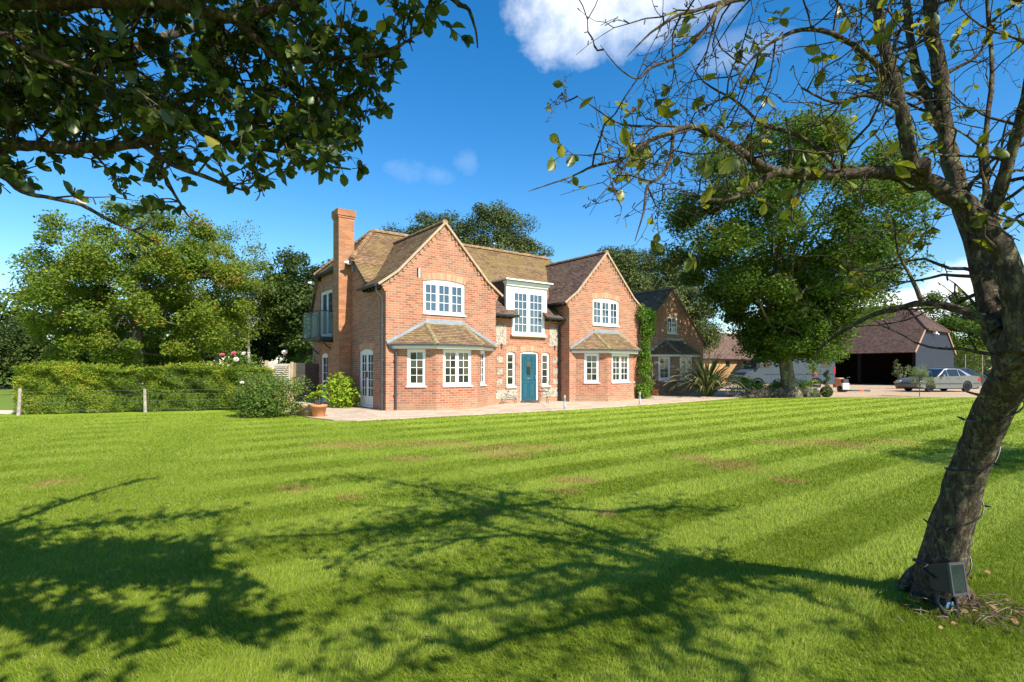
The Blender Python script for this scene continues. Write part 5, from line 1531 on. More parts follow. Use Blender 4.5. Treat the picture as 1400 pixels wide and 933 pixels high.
# right-hand, almost bare apple tree
RT = [
 (TRUNK_PTS, 0),
 (T([(1390, 480, 3.0, .125), (1397, 435, 2.97, .115), (1385, 385, 2.97, .10), (1362, 335, 3.0, .095), (1328, 292, 3.05, .088), (1285, 258, 3.1, .075), (1240, 238, 3.15, .062), (1200, 236, 3.2, .050), (1150, 239, 3.2, .045), (1100, 238, 3.15, .040), (1055, 233, 3.1, .034), (1020, 213, 3.0, .028), (985, 190, 2.9, .023), (945, 174, 2.8, .019), (915, 182, 2.7, .015), (880, 197, 2.65, .012), (850, 217, 2.6, .010), (810, 228, 2.55, .0075), (780, 242, 2.5, .005), (722, 262, 2.5, .002)], FR_), .8),
 (T([(1385, 500, 3.05, .13), (1366, 455, 3.15, .115), (1349, 400, 3.25, .10), (1336, 345, 3.35, .095), (1322, 300, 3.4, .085), (1305, 240, 3.45, .078), (1292, 180, 3.5, .072), (1288, 120, 3.5, .068), (1275, 50, 3.5, .062), (1270, -30, 3.5, .055), (1262, -120, 3.5, .05), (1240, -260, 3.5, .03), (1200, -400, 3.5, .012)], FR_), .9),
 (T([(1250, 242, 3.13, .05), (1240, 190, 3.1, .056), (1229, 140, 3.1, .052), (1213, 80, 3.1, .05), (1200, 20, 3.1, .046), (1192, -60, 3.1, .042), (1160, -180, 3.0, .03), (1100, -300, 2.9, .014)], FR_), 1.1),
 (T([(1292, 180, 3.5, .05), (1264, 128, 3.55, .040), (1249, 80, 3.6, .034), (1240, 10, 3.6, .03), (1236, -80, 3.6, .03), (1220, -220, 3.7, .012)], FR_), 1.0),
 (T([(1338, 330, 3.3, .070), (1356, 290, 3.2, .060), (1374, 235, 3.1, .050), (1395, 170, 3.0, .045), (1412, 90, 2.9, .04), (1430, 0, 2.8, .035), (1450, -100, 2.7, .02)], FR_), 1.2),
 (T([(1350, 290, 3.3, .030), (1347, 200, 3.4, .022), (1356, 100, 3.5, .018), (1350, 0, 3.6, .016), (1345, -120, 3.7, .01)], FR_), 1.2),
 (T([(1366, 450, 3.1, .055), (1331, 431, 3.2, .034), (1293, 418, 3.3, .029), (1261, 414, 3.4, .025), (1228, 422, 3.5, .022), (1193, 431, 3.6, .018), (1158, 450, 3.7, .015), (1132, 467, 3.8, .011), (1112, 488, 3.85, .006)], FR_), .75),
 (T([(1261, 414, 3.4, .018), (1243, 375, 3.4, .012), (1228, 345, 3.4, .009), (1222, 300, 3.4, .005)], FR_), 1),
 (T([(1192, -40, 3.1, .03), (1120, -30, 2.9, .026), (1050, -12, 2.7, .02), (990, 5, 2.6, .016), (972, 30, 2.55, .0115), (945, 62, 2.5, .009), (921, 80, 2.45, .0075), (890, 93, 2.4, .006), (871, 108, 2.4, .0045), (845, 92, 2.4, .003), (821, 62, 2.4, .0015)], FR_), .6),
 (T([(990, 3, 2.6, .012), (950, 15, 2.55, .009), (925, 22, 2.5, .007), (890, 45, 2.5, .005), (857, 78, 2.5, .0015)], FR_), .6),
 (T([(1150, 239, 3.2, .02), (1122, 207, 3.2, .017), (1085, 183, 3.2, .0135), (1042, 171, 3.2, .011), (1020, 150, 3.2, .009), (1002, 136, 3.2, .008), (962, 112, 3.1, .005), (943, 82, 3.1, .002)], FR_), .6),
 (T([(1058, 236, 3.1, .022), (1020, 262, 3.05, .018), (985, 275, 3.0, .013), (950, 268, 2.9, .008), (925, 264, 2.9, .003)], FR_), 1.3),
 (T([(920, 182, 2.7, .011), (917, 215, 2.7, .010), (905, 240, 2.7, .0085), (885, 255, 2.7, .0075), (880, 290, 2.65, .0055), (868, 330, 2.6, .002)], FR_), 1.8),
 (T([(870, 205, 2.62, .006), (845, 240, 2.6, .0045), (815, 275, 2.6, .0015)], FR_), 1.2),
 (T([(945, 174, 2.8, .008), (900, 172, 2.75, .006), (850, 170, 2.7, .005), (805, 142, 2.7, .003), (787, 130, 2.7, .0015)], FR_), 1.8),
 (T([(1075, 238, 3.12, .012), (1080, 215, 3.1, .010), (1078, 180, 3.1, .008), (1074, 160, 3.1, .006)], FR_), .3),
 (T([(1210, 100, 3.1, .022), (1165, 60, 3.0, .018), (1110, 40, 2.9, .014), (1060, 55, 2.8, .010), (1020, 90, 2.8, .006), (1000, 130, 2.8, .003)], FR_), 1.3),
 (T([(1230, 150, 3.1, .018), (1185, 130, 3.0, .013), (1140, 140, 2.9, .009), (1095, 120, 2.9, .005)], FR_), 1.5),
 # crown above and behind the camera's right shoulder, off frame: it shades the lawn and the trunk
 (T([(1404, 460, 3.0, .11)], FR_) + VL((2.9, 2.1, 2.0, .09), (3.1, 1.5, 2.6, .07), (3.1, 1.0, 3.1, .055), (2.7, .5, 3.4, .04), (2.1, .1, 3.6, .015)), 2.0, 2.2),
 (VL((2.75, 2.8, 3.35, .06), (2.3, 2.2, 3.5, .05), (1.6, 1.7, 3.6, .035), (.9, 1.4, 3.7, .022), (.2, 1.3, 3.8, .008)), 2.0, 2.2),
 (VL((2.95, 2.0, 2.3, .055), (2.5, 1.4, 2.9, .045), (2.0, .9, 3.2, .03), (1.5, .4, 3.4, .010)), 2.3, 2.2),
 (VL((3.1, 1.5, 2.6, .05), (3.6, 1.0, 3.0, .04), (4.1, .5, 3.3, .025), (4.4, 0, 3.5, .01)), .7, 1.5),
 (VL((3.1, 1.2, 2.9, .045), (2.6, .6, 2.95, .035), (2.0, .2, 3.0, .022), (1.5, -.2, 3.1, .008)), 2.3, 2.2),
 (VL((3.1, 1.0, 3.1, .045), (3.3, .2, 3.3, .035), (3.3, -.5, 3.4, .022), (3.0, -1.0, 3.5, .008)), 2.3, 2.2),
 (VL((2.7, 2.7, 3.2, .05), (3.4, 2.6, 3.2, .04), (4.1, 2.5, 3.5, .03), (4.7, 2.2, 3.7, .01)), 1.7, 2.2),
 (VL((2.3, 2.45, 3.0, .035), (1.9, 3.0, 3.9, .025), (1.3, 3.3, 4.2, .012), (.7, 3.4, 4.3, .006)), 1.4, 2.2),
 (VL((2.8, 2.8, 3.8, .045), (2.9, 2.0, 4.2, .035), (2.6, 1.3, 4.5, .02), (2.1, .8, 4.6, .008)), 1.7, 2.2),
]
def knots(wood, O, rd):
    # buttress roots and cut branch stubs
    for a in range(7):
        an = a / 7 * 6.28 + rd.uniform(-.3, .3); d = Vector((math.cos(an), math.sin(an), 0)); b = P(1278, 815, 3.22) - O; b.z = 0
        wood.tube([b + d * .01 + Vector((0, 0, .15)), b + d * .10 + Vector((0, 0, .085)), b + d * .16 + Vector((0, 0, .015)), b + d * .235 + Vector((0, 0, -.03))], [.07, .055, .036, .012], 10)
    wood.tube([P(1262, 245, 3.1 * FR_) - O, P(1262, 222, 2.98 * FR_) - O], [.032, .030], 8)
    wood.tube([P(1345, 542, 2.6) - O, P(1322, 536, 2.6) - O], [.008, .004], 6)
for _i, _k in ((1, .86), (2, .82), (3, .86), (5, .85)):
    RT[_i] = ([(p, r_ * _k) for p, r_ in RT[_i][0]],) + tuple(RT[_i][1:])
def right_region(p):
    if p.y < .45: return p.z > 2.5
    px = 700 + FPX * p.x / p.y; py = 505 - FPX * (p.z - CAMH) / p.y
    if py < -12: return True
    if px > 1440: return p.z > 1.2
    return px > 735 and py < 455 - max(0, (1130 - px)) * .30
APR = apple('apple_tree', 'nearly bare leaning apple tree with lichened limbs at the right', (2.49, 3.2, 0), RT, 17, 'lf_apple2', 'bark_apple', 8.5, 1.0, .060, .60, stage2=.36, upb=.02, extra=knots, region=right_region)

# left-hand, leafy apple tree
FL_ = .74
def SV(x, y, z): return Vector((x * FL_, y * FL_, CAMH + (z - CAMH) * FL_))
LT = [
 ([(Vector((-3.07, 2.15, -.05)), .2), (Vector((-3.05, 2.13, .3)), .16), (SV(-4.05, 2.8, 1.1), .17 * FL_), (SV(-3.95, 2.7, 1.8), .16 * FL_), (SV(-3.8, 2.55, 2.4), .13 * FL_)], 0),
 ([(SV(-3.95, 2.7, 1.7), .10 * FL_)] + T([(-350, 285, 2.8, .085), (-150, 232, 2.6, .05), (0, 204, 2.5, .034), (60, 200, 2.5, .032), (110, 203, 2.5, .030), (160, 200, 2.5, .028), (210, 190, 2.5, .028), (250, 170, 2.5, .026), (290, 187, 2.55, .020), (330, 200, 2.6, .016), (380, 207, 2.6, .012), (430, 224, 2.65, .008), (480, 232, 2.7, .004)], FL_), 1),
 ([(SV(-3.8, 2.55, 2.35), .09 * FL_)] + T([(-350, -40, 2.3, .07), (-100, -8, 2.2, .045), (0, 3, 2.2, .036), (100, 4, 2.25, .033), (180, 2, 2.25, .032), (240, 5, 2.3, .031), (290, 19, 2.3, .032), (330, 24, 2.35, .028), (380, 10, 2.35, .025), (430, 0, 2.4, .024), (470, -30, 2.4, .014)], FL_), .9),
 (T([(250, 172, 2.5, .018), (265, 150, 2.5, .016), (280, 125, 2.5, .014), (302, 106, 2.5, .011), (335, 98, 2.5, .005)], FL_), 1.6),
 (T([(-150, 232, 2.6, .03), (-60, 225, 2.45, .02), (0, 240, 2.4, .016), (30, 262, 2.35, .013), (70, 271, 2.35, .011), (110, 280, 2.35, .011), (150, 302, 2.3, .009), (190, 319, 2.3, .006), (214, 334, 2.3, .003)], FL_), 1.0),
 (T([(195, 198, 2.5, .018), (238, 226, 2.5, .015), (280, 242, 2.5, .011), (318, 256, 2.5, .007), (340, 262, 2.5, .003)], FL_), 1.5),
 (T([(320, 24, 2.33, .024), (352, 55, 2.35, .019), (378, 80, 2.4, .016), (420, 83, 2.4, .014), (470, 80, 2.45, .012), (515, 74, 2.5, .009), (545, 62, 2.5, .006), (575, 45, 2.5, .003)], FL_), 2.0),
 (T([(400, 84, 2.4, .012), (430, 120, 2.45, .010), (455, 160, 2.5, .007), (475, 200, 2.5, .004)], FL_), 2.4),
 (T([(330, 200, 2.6, .012), (370, 170, 2.6, .010), (420, 150, 2.65, .008), (470, 140, 2.7, .004)], FL_), 2.4),
 (T([(110, 200, 2.5, .014), (130, 150, 2.6, .012), (150, 100, 2.7, .009), (170, 60, 2.8, .005)], FL_), 2.0),
 (T([(0, 203, 2.5, .016), (30, 150, 2.6, .013), (50, 100, 2.75, .010), (70, 60, 2.9, .005)], FL_), 2.0),
 (T([(-80, 215, 2.5, .02), (-60, 140, 2.7, .015), (-20, 90, 2.9, .010), (20, 50, 3.1, .006)], FL_), 2.6),
 (T([(-100, 190, 2.4, .02), (-30, 150, 2.5, .015), (40, 120, 2.6, .010), (100, 130, 2.7, .006)], FL_), 2.4),
 (T([(300, 20, 2.4, .014), (310, 60, 2.6, .010), (330, 110, 2.7, .007), (350, 150, 2.8, .004)], FL_), 2.4),
 (T([(200, 5, 2.4, .014), (180, 50, 2.7, .010), (190, 110, 2.9, .007), (220, 150, 3.0, .004)], FL_), 2.2),
 (T([(430, 0, 2.4, .018), (520, -25, 2.3, .014), (600, -10, 2.25, .011), (628, 6, 2.2, .011), (641, 14, 2.2, .008), (650, 40, 2.2, .005), (653, 66, 2.2, .003)], FL_), .28),
 (T([(-60, 10, 2.2, .02), (20, 60, 2.0, .014), (90, 90, 1.95, .009), (150, 110, 1.9, .004)], FL_), 1.6),
 (T([(210, 195, 2.5, .014), (225, 240, 2.7, .011), (250, 285, 2.9, .007), (262, 300, 2.9, .003)], FL_), 1.4),
 # unseen limbs above the frame, added to shade the lawn
 ([(SV(-3.8, 2.6, 2.4), .08 * FL_), (SV(-3.0, 2.9, 3.1), .06 * FL_), (SV(-2.1, 3.1, 3.5), .045 * FL_), (SV(-1.2, 3.2, 3.75), .03 * FL_), (SV(-.4, 3.2, 3.9), .012 * FL_)], 1.3),
 ([(SV(-3.9, 2.7, 2.2), .08 * FL_), (SV(-3.4, 3.5, 2.9), .06 * FL_), (SV(-2.9, 4.3, 3.9), .04 * FL_), (SV(-2.4, 4.9, 4.5), .015 * FL_)], .55),
 ([(SV(-3.7, 2.5, 2.5), .07 * FL_), (SV(-2.9, 1.8, 3.2), .05 * FL_), (SV(-2.1, 1.3, 3.6), .035 * FL_), (SV(-1.3, 1.1, 3.8), .012 * FL_)], 1.3),
 ([(SV(-3.0, 2.9, 3.1), .05 * FL_), (SV(-2.4, 2.2, 3.6), .035 * FL_), (SV(-1.6, 1.9, 3.9), .025 * FL_), (SV(-.7, 1.8, 3.9), .01 * FL_)], 1.2),
 ([(SV(-3.9, 2.6, 2.1), .07 * FL_), (SV(-3.3, 1.7, 2.4), .05 * FL_), (SV(-2.6, 1.0, 2.9), .03 * FL_), (SV(-2.0, .6, 3.2), .012 * FL_)], 1.0),
 # unseen limbs over the camera, added to cast the left lawn shadow
 (VL((-2.6, 1.7, 2.1, .05), (-1.8, 1.1, 2.6, .04), (-.8, .7, 2.85, .03), (.2, .5, 2.95, .02), (.9, .5, 2.95, .008)), 1.7, 3.2),
 (VL((-2.5, 1.5, 2.2, .04), (-1.6, .5, 2.8, .03), (-.6, -.1, 2.95, .02), (.6, -.3, 3.0, .008)), 1.7, 3.2),
 (VL((-2.4, 1.9, 2.5, .04), (-1.4, 1.4, 2.8, .03), (-.4, 1.1, 2.95, .02), (.5, 1.0, 3.0, .008)), 1.7, 3.2),
 (VL((-1.8, 1.1, 2.6, .03), (-1.2, 1.6, 2.9, .02), (-.6, 1.6, 3.0, .012), (0, 1.5, 3.05, .006)), 1.7, 3.2),
 (VL((-2.2, .9, 2.6, .03), (-1.5, -.3, 2.8, .02), (-.6, -.9, 2.9, .012), (.2, -1.2, 3.0, .006)), 1.7, 3.2),
]
def left_region(p):
    if p.y < .75: return p.z > 2.4
    px = 700 + FPX * p.x / p.y; py = 505 - FPX * (p.z - CAMH) / p.y
    if py < -10: return True
    if p.y < 1.5: return False
    lim = 258 if px < 90 else (300 if 150 < px < 262 else 238)
    if 330 < px < 410: lim = 268
    if px > 490: lim = 225 - (px - 490) * 1.5
    if px < 250 and abs(py - 201) < 26 and p.y < 1.95: return False
    if px < 330 and abs(py - 8) < 18 and p.y < 1.75: return False
    # sky windows between the boughs
    for (a, b, ra, rb) in ((225, 40, 60, 22), (95, 232, 46, 12), (300, 235, 34, 16), (130, 95, 22, 12), (345, 110, 26, 18), (60, 150, 20, 14), (205, 95, 24, 16), (400, 40, 20, 14), (440, 110, 18, 12), (280, 150, 18, 12), (20, 60, 16, 12), (160, 150, 20, 12), (360, 160, 16, 12), (470, 30, 18, 14), (100, 40, 20, 10)):
        if ((px - a) / ra) ** 2 + ((py - b) / rb) ** 2 < 1: return False
    return px < 545 and py < lim or (px > 560 and py < 60 and px < 655)
APL = apple('apple_tree', 'leafy dark green apple tree whose boughs hang in from the top left', (-3.07, 2.15, 0), LT, 23, 'lf_apple', 'bark_apple', 34, 6.0, .043, .25, stage2=.33, upb=.0, region=left_region)
# ------------------------------------------------------------------ cars
def add_wheel(parent, x, y, r, w, out):
    """x,y centre; out=+1/-1 direction of the outer face along y"""
    m = MB()
    prof = [(r * .62, -w / 2), (r * .9, -w / 2), (r, -w / 2 + .03), (r, w / 2 - .03), (r * .9, w / 2), (r * .62, w / 2), (r * .62, -w / 2)]
    m.lathe(prof, 24, (x, y, r), 'Y')
    wh = m.build('wheel', M['rubber'], parent)
    m = MB()
    yo = y + out * (w / 2 - .02)
    m.lathe([(r * .63, -w * .3), (r * .63, w * .3)], 20, (x, y, r), 'Y')
    for k in range(7):
        a = 2 * math.pi * k / 7
        m.bar((x, yo, r), (x + math.cos(a) * r * .62, yo - out * .01, r + math.sin(a) * r * .62), .035, .07, (0, 1, 0)) if False else m.bar((x + math.cos(a) * .03, yo, r + math.sin(a) * .03), (x + math.cos(a) * r * .62, yo, r + math.sin(a) * r * .62), .075, .02, (math.sin(a), 0, -math.cos(a))) if False else None
        c, s = math.cos(a), math.sin(a); q = lambda rr, t_, dy: (x + c * rr - s * t_, yo + dy, r + s * rr + c * t_)
        m.hexa([q(.03, -.03, -out * .03), q(r * .62, -.045, -out * .03), q(r * .62, .045, -out * .03), q(.03, .03, -out * .03), q(.03, -.03, out * .0), q(r * .62, -.045, 0), q(r * .62, .045, 0), q(.03, .03, 0)])
    m.lathe([(.06, -.01), (.055, .012), (.001, .014)] if out > 0 else [(.001, -.014), (.055, -.012), (.06, .01)], 12, (x, yo, r), 'Y')
    m.build('rim', M['alloy'], wh)
    m = MB(); m.lathe([(r * .6, -.02), (r * .6, .0), (.001, .0)], 16, (x, y - out * .02, r), 'Y'); m.build('brake_disc', M['black'], wh)

M['rubber'] = plain('tyre', (0.02, 0.02, 0.021), .8, .3)
M['alloy'] = plain('alloy_wheel', (0.55, 0.56, 0.57), .3, .5, .7)
M['silver'] = plain('silver_car_paint', (0.19, 0.195, 0.195), .3, .5, .5, var=.02, **{'Coat Weight': .4, 'Coat Roughness': .08})
M['darkcar'] = plain('dark_car_paint', (0.02, 0.022, 0.028), .2, .5, .2, var=.02, **{'Coat Weight': 1.0, 'Coat Roughness': .04})
M['vanpaint'] = plain('pale_van_paint', (0.06, 0.085, 0.105), .6, .25, 0, var=.05, **{'Coat Weight': .0})
M['lamp_red'] = plain('rear_lamp_red', (0.35, 0.01, 0.01), .2, .6)
M['lamp_clear'] = plain('lamp_clear', (0.6, 0.6, 0.58), .15, .6)

def prism(mb, outline, y0, y1, ins0=None):
    """outline (x,z) list; side faces tessellated (concave ok)"""
    l = [Vector((a, b, 0)) for a, b in outline]
    for y, s in ((y0, 1), (y1, -1)):
        for tri in tessellate_polygon([l]):
            q = [(l[i].x, y, l[i].y) for i in tri]
            nrm = (Vector(q[1]) - Vector(q[0])).cross(Vector(q[2]) - Vector(q[0]))
            if nrm.y * s > 0: q.reverse()
            mb.face(q)
    n = len(outline)
    for i in range(n):
        a = outline[i]; b = outline[(i + 1) % n]
        mb.face([(a[0], y0, a[1]), (b[0], y0, b[1]), (b[0], y1, b[1]), (a[0], y1, a[1])])

def arch_pts(cx, r, z0, n=10):
    a0 = math.asin(max(-1, min(1, (z0 - .32) / r)))
    return [(cx + r * math.cos(math.pi - a0 - (math.pi - 2 * a0) * i / n), .32 + r * math.sin(math.pi - a0 - (math.pi - 2 * a0) * i / n)) for i in range(n + 1)]

def saloon(label, loc, rot, paint, name='parked_car'):
    """x forward negative = nose at -x; length 4.5, wheelbase 2.69"""
    t = thing(name, label, 'car', loc, rot)
    fx, rx = -1.38, 1.31
    H = .845
    out = [(-2.18, .32)] + [(-1.80, .22)] + arch_pts(fx, .36, .22) + arch_pts(rx, .36, .22) + [(1.95, .24), (2.25, .36), (2.30, .60), (2.27, .84), (2.18, .93), (1.62, .975), (.9, .96), (-.2, .93), (-.78, .90), (-1.6, .82), (-2.05, .74), (-2.22, .60), (-2.24, .45)]
    m = MB(); prism(m, out, -H, H)
    bo = m.build('body', paint, t, bevel=.05)
    # greenhouse
    lo = [(-.86, .885), (1.72, .955)]; 
    top = [(-.08, 1.36), (.15, 1.405), (.62, 1.405), (1.0, 1.36)]
    m = MB(); yb, yt = .78, .56
    g = [(-.86, .885, yb), (-.08, 1.365, yt), (.20, 1.41, yt), (.66, 1.41, yt), (1.05, 1.355, yt), (1.74, .955, yb)]
    Lf = [Vector((x, -y, z)) for x, z, y in g]; Rt = [Vector((x, y, z)) for x, z, y in g]
    for i in range(5): m.face([Lf[i], Lf[i + 1], Rt[i + 1], Rt[i]])
    m.face(list(reversed(Lf))); m.face(Rt)
    m.build('roof', paint, t, bevel=.035)
    # glass
    def on(side, x, k):      # point on side plane between belt (k=0) and roof (k=1)
        y = (yb + (yt - yb) * k + .004) * side
        zb = .885 + (x + .86) * .027
        return y, zb + (1.41 - zb) * k
    for side in (-1, 1):
        for pts in ([(-.66, .06), (-.02, .06), (-.02, .86), (-.03, .86), (-.14, .80)], [(.04, .06), (.80, .06), (.80, .86), (.04, .86)], [(.87, .06), (1.36, .08), (1.10, .60), (.98, .80), (.87, .84)]):
            mm = MB(); f = []
            for x, k in pts:
                y, z = on(side, x, k); f.append((x + (.0), y, z))
            if side > 0: f.reverse()
            mm.face(f); mm.build('side_window', M['carglass'], t)
    mm = MB(); mm.face([(-.80, -.72, .935), (-.80, .72, .935), (-.12, .52, 1.352), (-.12, -.52, 1.352)]); o = mm.build('windscreen', M['carglass'], t); o.location = (-.012, 0, .012)
    mm = MB(); mm.face([(1.66, -.72, 1.01), (1.66, .72, 1.01), (1.10, .53, 1.335), (1.10, -.53, 1.335)]); o = mm.build('rear_window', M['carglass'], t); o.location = (.012, 0, .012)
    for side in (-1, 1):
        y = side * (H + .001)
        for x in (-.72, .02, .86):
            mm = MB(); mm.box(x - .004, x + .004, min(y, y + side * .002), max(y, y + side * .002), .30 if x < .5 else .60, .90); mm.build('door_seam', M['black'], t)
        for x in (-.18, .62):
            mm = MB(); mm.box(x, x + .17, min(y, y + side * .03), max(y, y + side * .03), .80, .83); mm.build('door_handle', paint, t)
        mm = MB(); mm.box(-1.0, .92, min(y, y + side * .02), max(y, y + side * .02), .47, .53); mm.box(1.75, 2.22, min(y, y + side * .015), max(y, y + side * .015), .47, .53); mm.box(-2.1, -1.76, min(y, y + side * .015), max(y, y + side * .015), .47, .53); mm.build('side_trim', M['gutter'], t)
        mm = MB(); mm.box(-.62, -.48, min(side * .86, side * 1.0), max(side * .86, side * 1.0), .92, 1.04); mm.build('wing_mirror', paint, t, bevel=.02)
        mm = MB(); mm.box(2.10, 2.285, min(side * .60, side * .852), max(side * .60, side * .852), .62, .84); mm.build('tail_lamp', M['lamp_red'], t)
        mm = MB(); mm.box(-2.235, -2.06, min(side * .50, side * .848), max(side * .50, side * .848), .52, .68); mm.build('headlight', M['lamp_clear'], t)
        for x in (fx, rx): add_wheel(t, x, side * .74, .32, .2, side)
    mm = MB(); mm.box(2.19, 2.36, -.82, .82, .32, .52); mm.box(-2.3, -2.16, -.82, .82, .30, .48); mm.build('bumper', paint, t, bevel=.03)
    mm = MB(); mm.box(2.293, 2.31, -.26, .26, .62, .73); mm.build('number_plate', plain('number_plate', (.65, .5, .1), .5) if 'number_plate' not in bpy.data.materials else bpy.data.materials['number_plate'], t)
    mm = MB(); mm.box(-2.12, 2.2, -.78, .78, .2, .3); mm.box(fx - .42, fx + .42, -.62, .62, .25, .72); mm.box(rx - .42, rx + .42, -.62, .62, .25, .72); mm.build('underbody', M['black'], t)
    return t
saloon('silver saloon parked on the gravel in front of the barn', (25.2, 32.3, .01), R(8), M['silver']).scale = (.90, .94, .97)
saloon('black saloon parked behind the silver car, mostly hidden by the apple trunk', (29.6, 37.0, .01), R(10), M['darkcar'])

# pale van behind the oak
def van():
    t = thing('parked_van', 'pale grey panel van parked behind the oak trunk', 'van', (17.85, 36.0, .01), 0)
    H = .98
    def ap(cx, r, n=10): return [(cx + r * math.cos(math.pi - math.pi * i / n), .36 + r * math.sin(math.pi * i / n)) for i in range(n + 1)]
    out = [(-2.9, .36)] + ap(-2.05, .42) + ap(1.7, .42) + [(2.85, .36), (2.9, .8), (2.92, 2.2), (2.80, 2.44), (-1.0, 2.44), (-1.35, 2.30), (-2.20, 1.35), (-2.75, 1.12), (-2.92, .9)]
    m = MB(); prism(m, out, -H, H); m.build('body', M['vanpaint'], t, bevel=.06)
    for s in (-1, 1):
        y = s * (H + .002)
        f = [(-2.02, y, 1.38), (-1.25, y, 1.38), (-1.25, y, 2.05), (-1.42, y, 2.05)]
        if s > 0: f.reverse()
        mm = MB(); mm.face(f); mm.build('side_window', M['carglass'], t)
        mm = MB(); mm.box(-2.15, -2.0, min(y, y + s * .2), max(y, y + s * .2), 1.4, 1.7); mm.build('wing_mirror', M['black'], t)
        mm = MB(); mm.box(-1.2, -1.19, min(y, y + s * .003), max(y, y + s * .003), .5, 2.3); mm.box(-.1, -.09, min(y, y + s * .003), max(y, y + s * .003), .5, 2.3); mm.box(-1.6, 2.85, min(y, y + s * .02), max(y, y + s * .02), .98, 1.03); mm.build('body_trim', M['gutter'], t)
        mm = MB(); mm.box(2.84, 2.94, min(s * .82, s * .985), max(s * .82, s * .985), 1.0, 1.5); mm.build('tail_lamp', M['lamp_red'], t)
        for x in (-2.05, 1.7): add_wheel(t, x, s * .86, .36, .22, s)
    mm = MB(); mm.face([(-2.16, -.86, 1.43), (-2.16, .86, 1.43), (-1.41, .80, 2.26), (-1.41, -.80, 2.26)]); o = mm.build('windscreen', M['carglass'], t); o.location = (-.02, 0, .02)
    mm = MB(); mm.box(-2.98, -2.8, -.95, .95, .36, .62); mm.box(2.88, 3.0, -.95, .95, .36, .55); mm.build('bumper', M['gutter'], t)
    mm = MB(); mm.box(2.0, 2.6, -.992, -.983, 1.45, 2.1); mm.build('rear_side_window', M['carglass'], t)
van()

# ------------------------------------------------------------------ terrace things
def pot(name, label, loc, r, h, mat, plant=None, seed=0, size=.09, lim=.3, prad=.3, ph=.3, n=260, cat='pot'):
    t = thing(name, label, cat, loc)
    m = MB(); m.lathe([(r * .68, 0), (r * .72, .01), (r * .95, h * .80), (r * 1.05, h * .80), (r * 1.08, h), (r * .95, h), (r * .92, h * .88), (.001, h * .88)], 20)
    m.build('pot', M[mat], t)
    m = MB(); m.lathe([(r * .91, 0), (r * .5, .02), (.001, .02)], 14, (0, 0, h * .881)); m.build('soil', M['soil'], t)
    if plant:
        rg = np.random.default_rng(seed)
        pts, nr, cc, tn = crown_points(rg, (0, 0, h + ph * .55), (prad, prad, ph * .5), 12, prad * .3, n // 12, low=-.6)
        leaves('foliage', pts, size, M[plant], t, rg, .7, .55, nr)
        rd = random.Random(seed); m = MB()
        for c in cc: m.tube(limb_path(rd, (0, 0, h * .88), c, n=4), [.008, .007, .006, .004, .003], 5)
        m.build('stems', M['bark'], t)
    return t
pot('flower_pot', 'large terracotta pot with lime green plant at the terrace corner', (-5.32, 15.0, .0), .215, .36, 'terracotta', 'lf_lime', 3, .13, prad=.34, ph=.34, n=200, cat='flower pot')
pot('flower_pot', 'small terracotta pot beneath the bistro table', HW(14.8, 1.25, .03), .19, .32, 'terracotta', None, cat='flower pot')
tb = pot('planter', 'square faced orange planter with thin branching shrub at the barn front', (26.3, 36.8, .01), .42, .48, 'terracotta', None, cat='planter')
rg = np.random.default_rng(7); rd = random.Random(7)
m = MB(); pts = []
for i in range(9):
    e = Vector((rd.uniform(-.75, .5), rd.uniform(-.3, .3), rd.uniform(1.0, 1.9))); pth = limb_path(rd, (0, 0, .42), e, n=6, wob=.05); m.tube(pth, [.02, .017, .014, .011, .008, .006, .004], 5)
    for q in pth[2:]: pts += [np.array(q) + rg.normal(0, .07, 3) for _ in range(9)]
m.build('stems', M['bark'], tb); leaves('foliage', np.array(pts), .09, M['lf_olive'], tb, rg, .3, .5)
pot('copper_planter', 'round copper coloured pot standing in the barn doorway', (23.6, 39.5, .01), .38, .70, 'copper', None, cat='pot')

# brick steps edge left of the pot
s = thing('brick_step', 'low brick step edge between the round bush and the terracotta pot', 'step', (-5.85, 15.55, 0), HROT)
m = MB(); m.box(-.16, .16, -.5, 1.1, 0, .17); m.box(-.16, .16, -.1, 1.1, .171, .30); m.build('brickwork', M['brick_orange'], s)
m = MB(); m.box(-.18, .18, -.12, 1.12, .301, .34); m.build('coping', M['stone'], s)
# trellis gate and fences behind the bush
def lattice_gate():
    t = thing('garden_gate', 'silvery slatted garden gate with diagonal brace behind the round bush', 'gate', (-9.85, 22.0, 0))
    m = MB()
    w, h = .90, 1.55
    for x in (0, w - .07): m.box(x, x + .07, 0, .05, .05, h)
    m.box(.07, w - .07, 0, .05, h - .09, h); m.box(.07, w - .07, 0, .05, .05, .14)
    z = .2
    while z < h - .12: m.box(.07, w - .07, .012, .035, z, z + .05); z += .085
    m.build('slats', M['wood_grey'], t)
    m = MB(); m.bar((.05, -.02, .35), (w - .05, -.02, h - .04), .03, .08, (0, 1, 0)); m.build('brace', M['wood_trellis'], t)
    m = MB(); m.box(-.12, -.01, -.02, .08, 0, 1.68); m.build('gate_post', M['wood_trellis'], t)
    m = MB(); m.box(w + .01, w + .11, -.02, .08, 0, 1.62); m.build('gate_post', M['wood_trellis'], t)
lattice_gate()
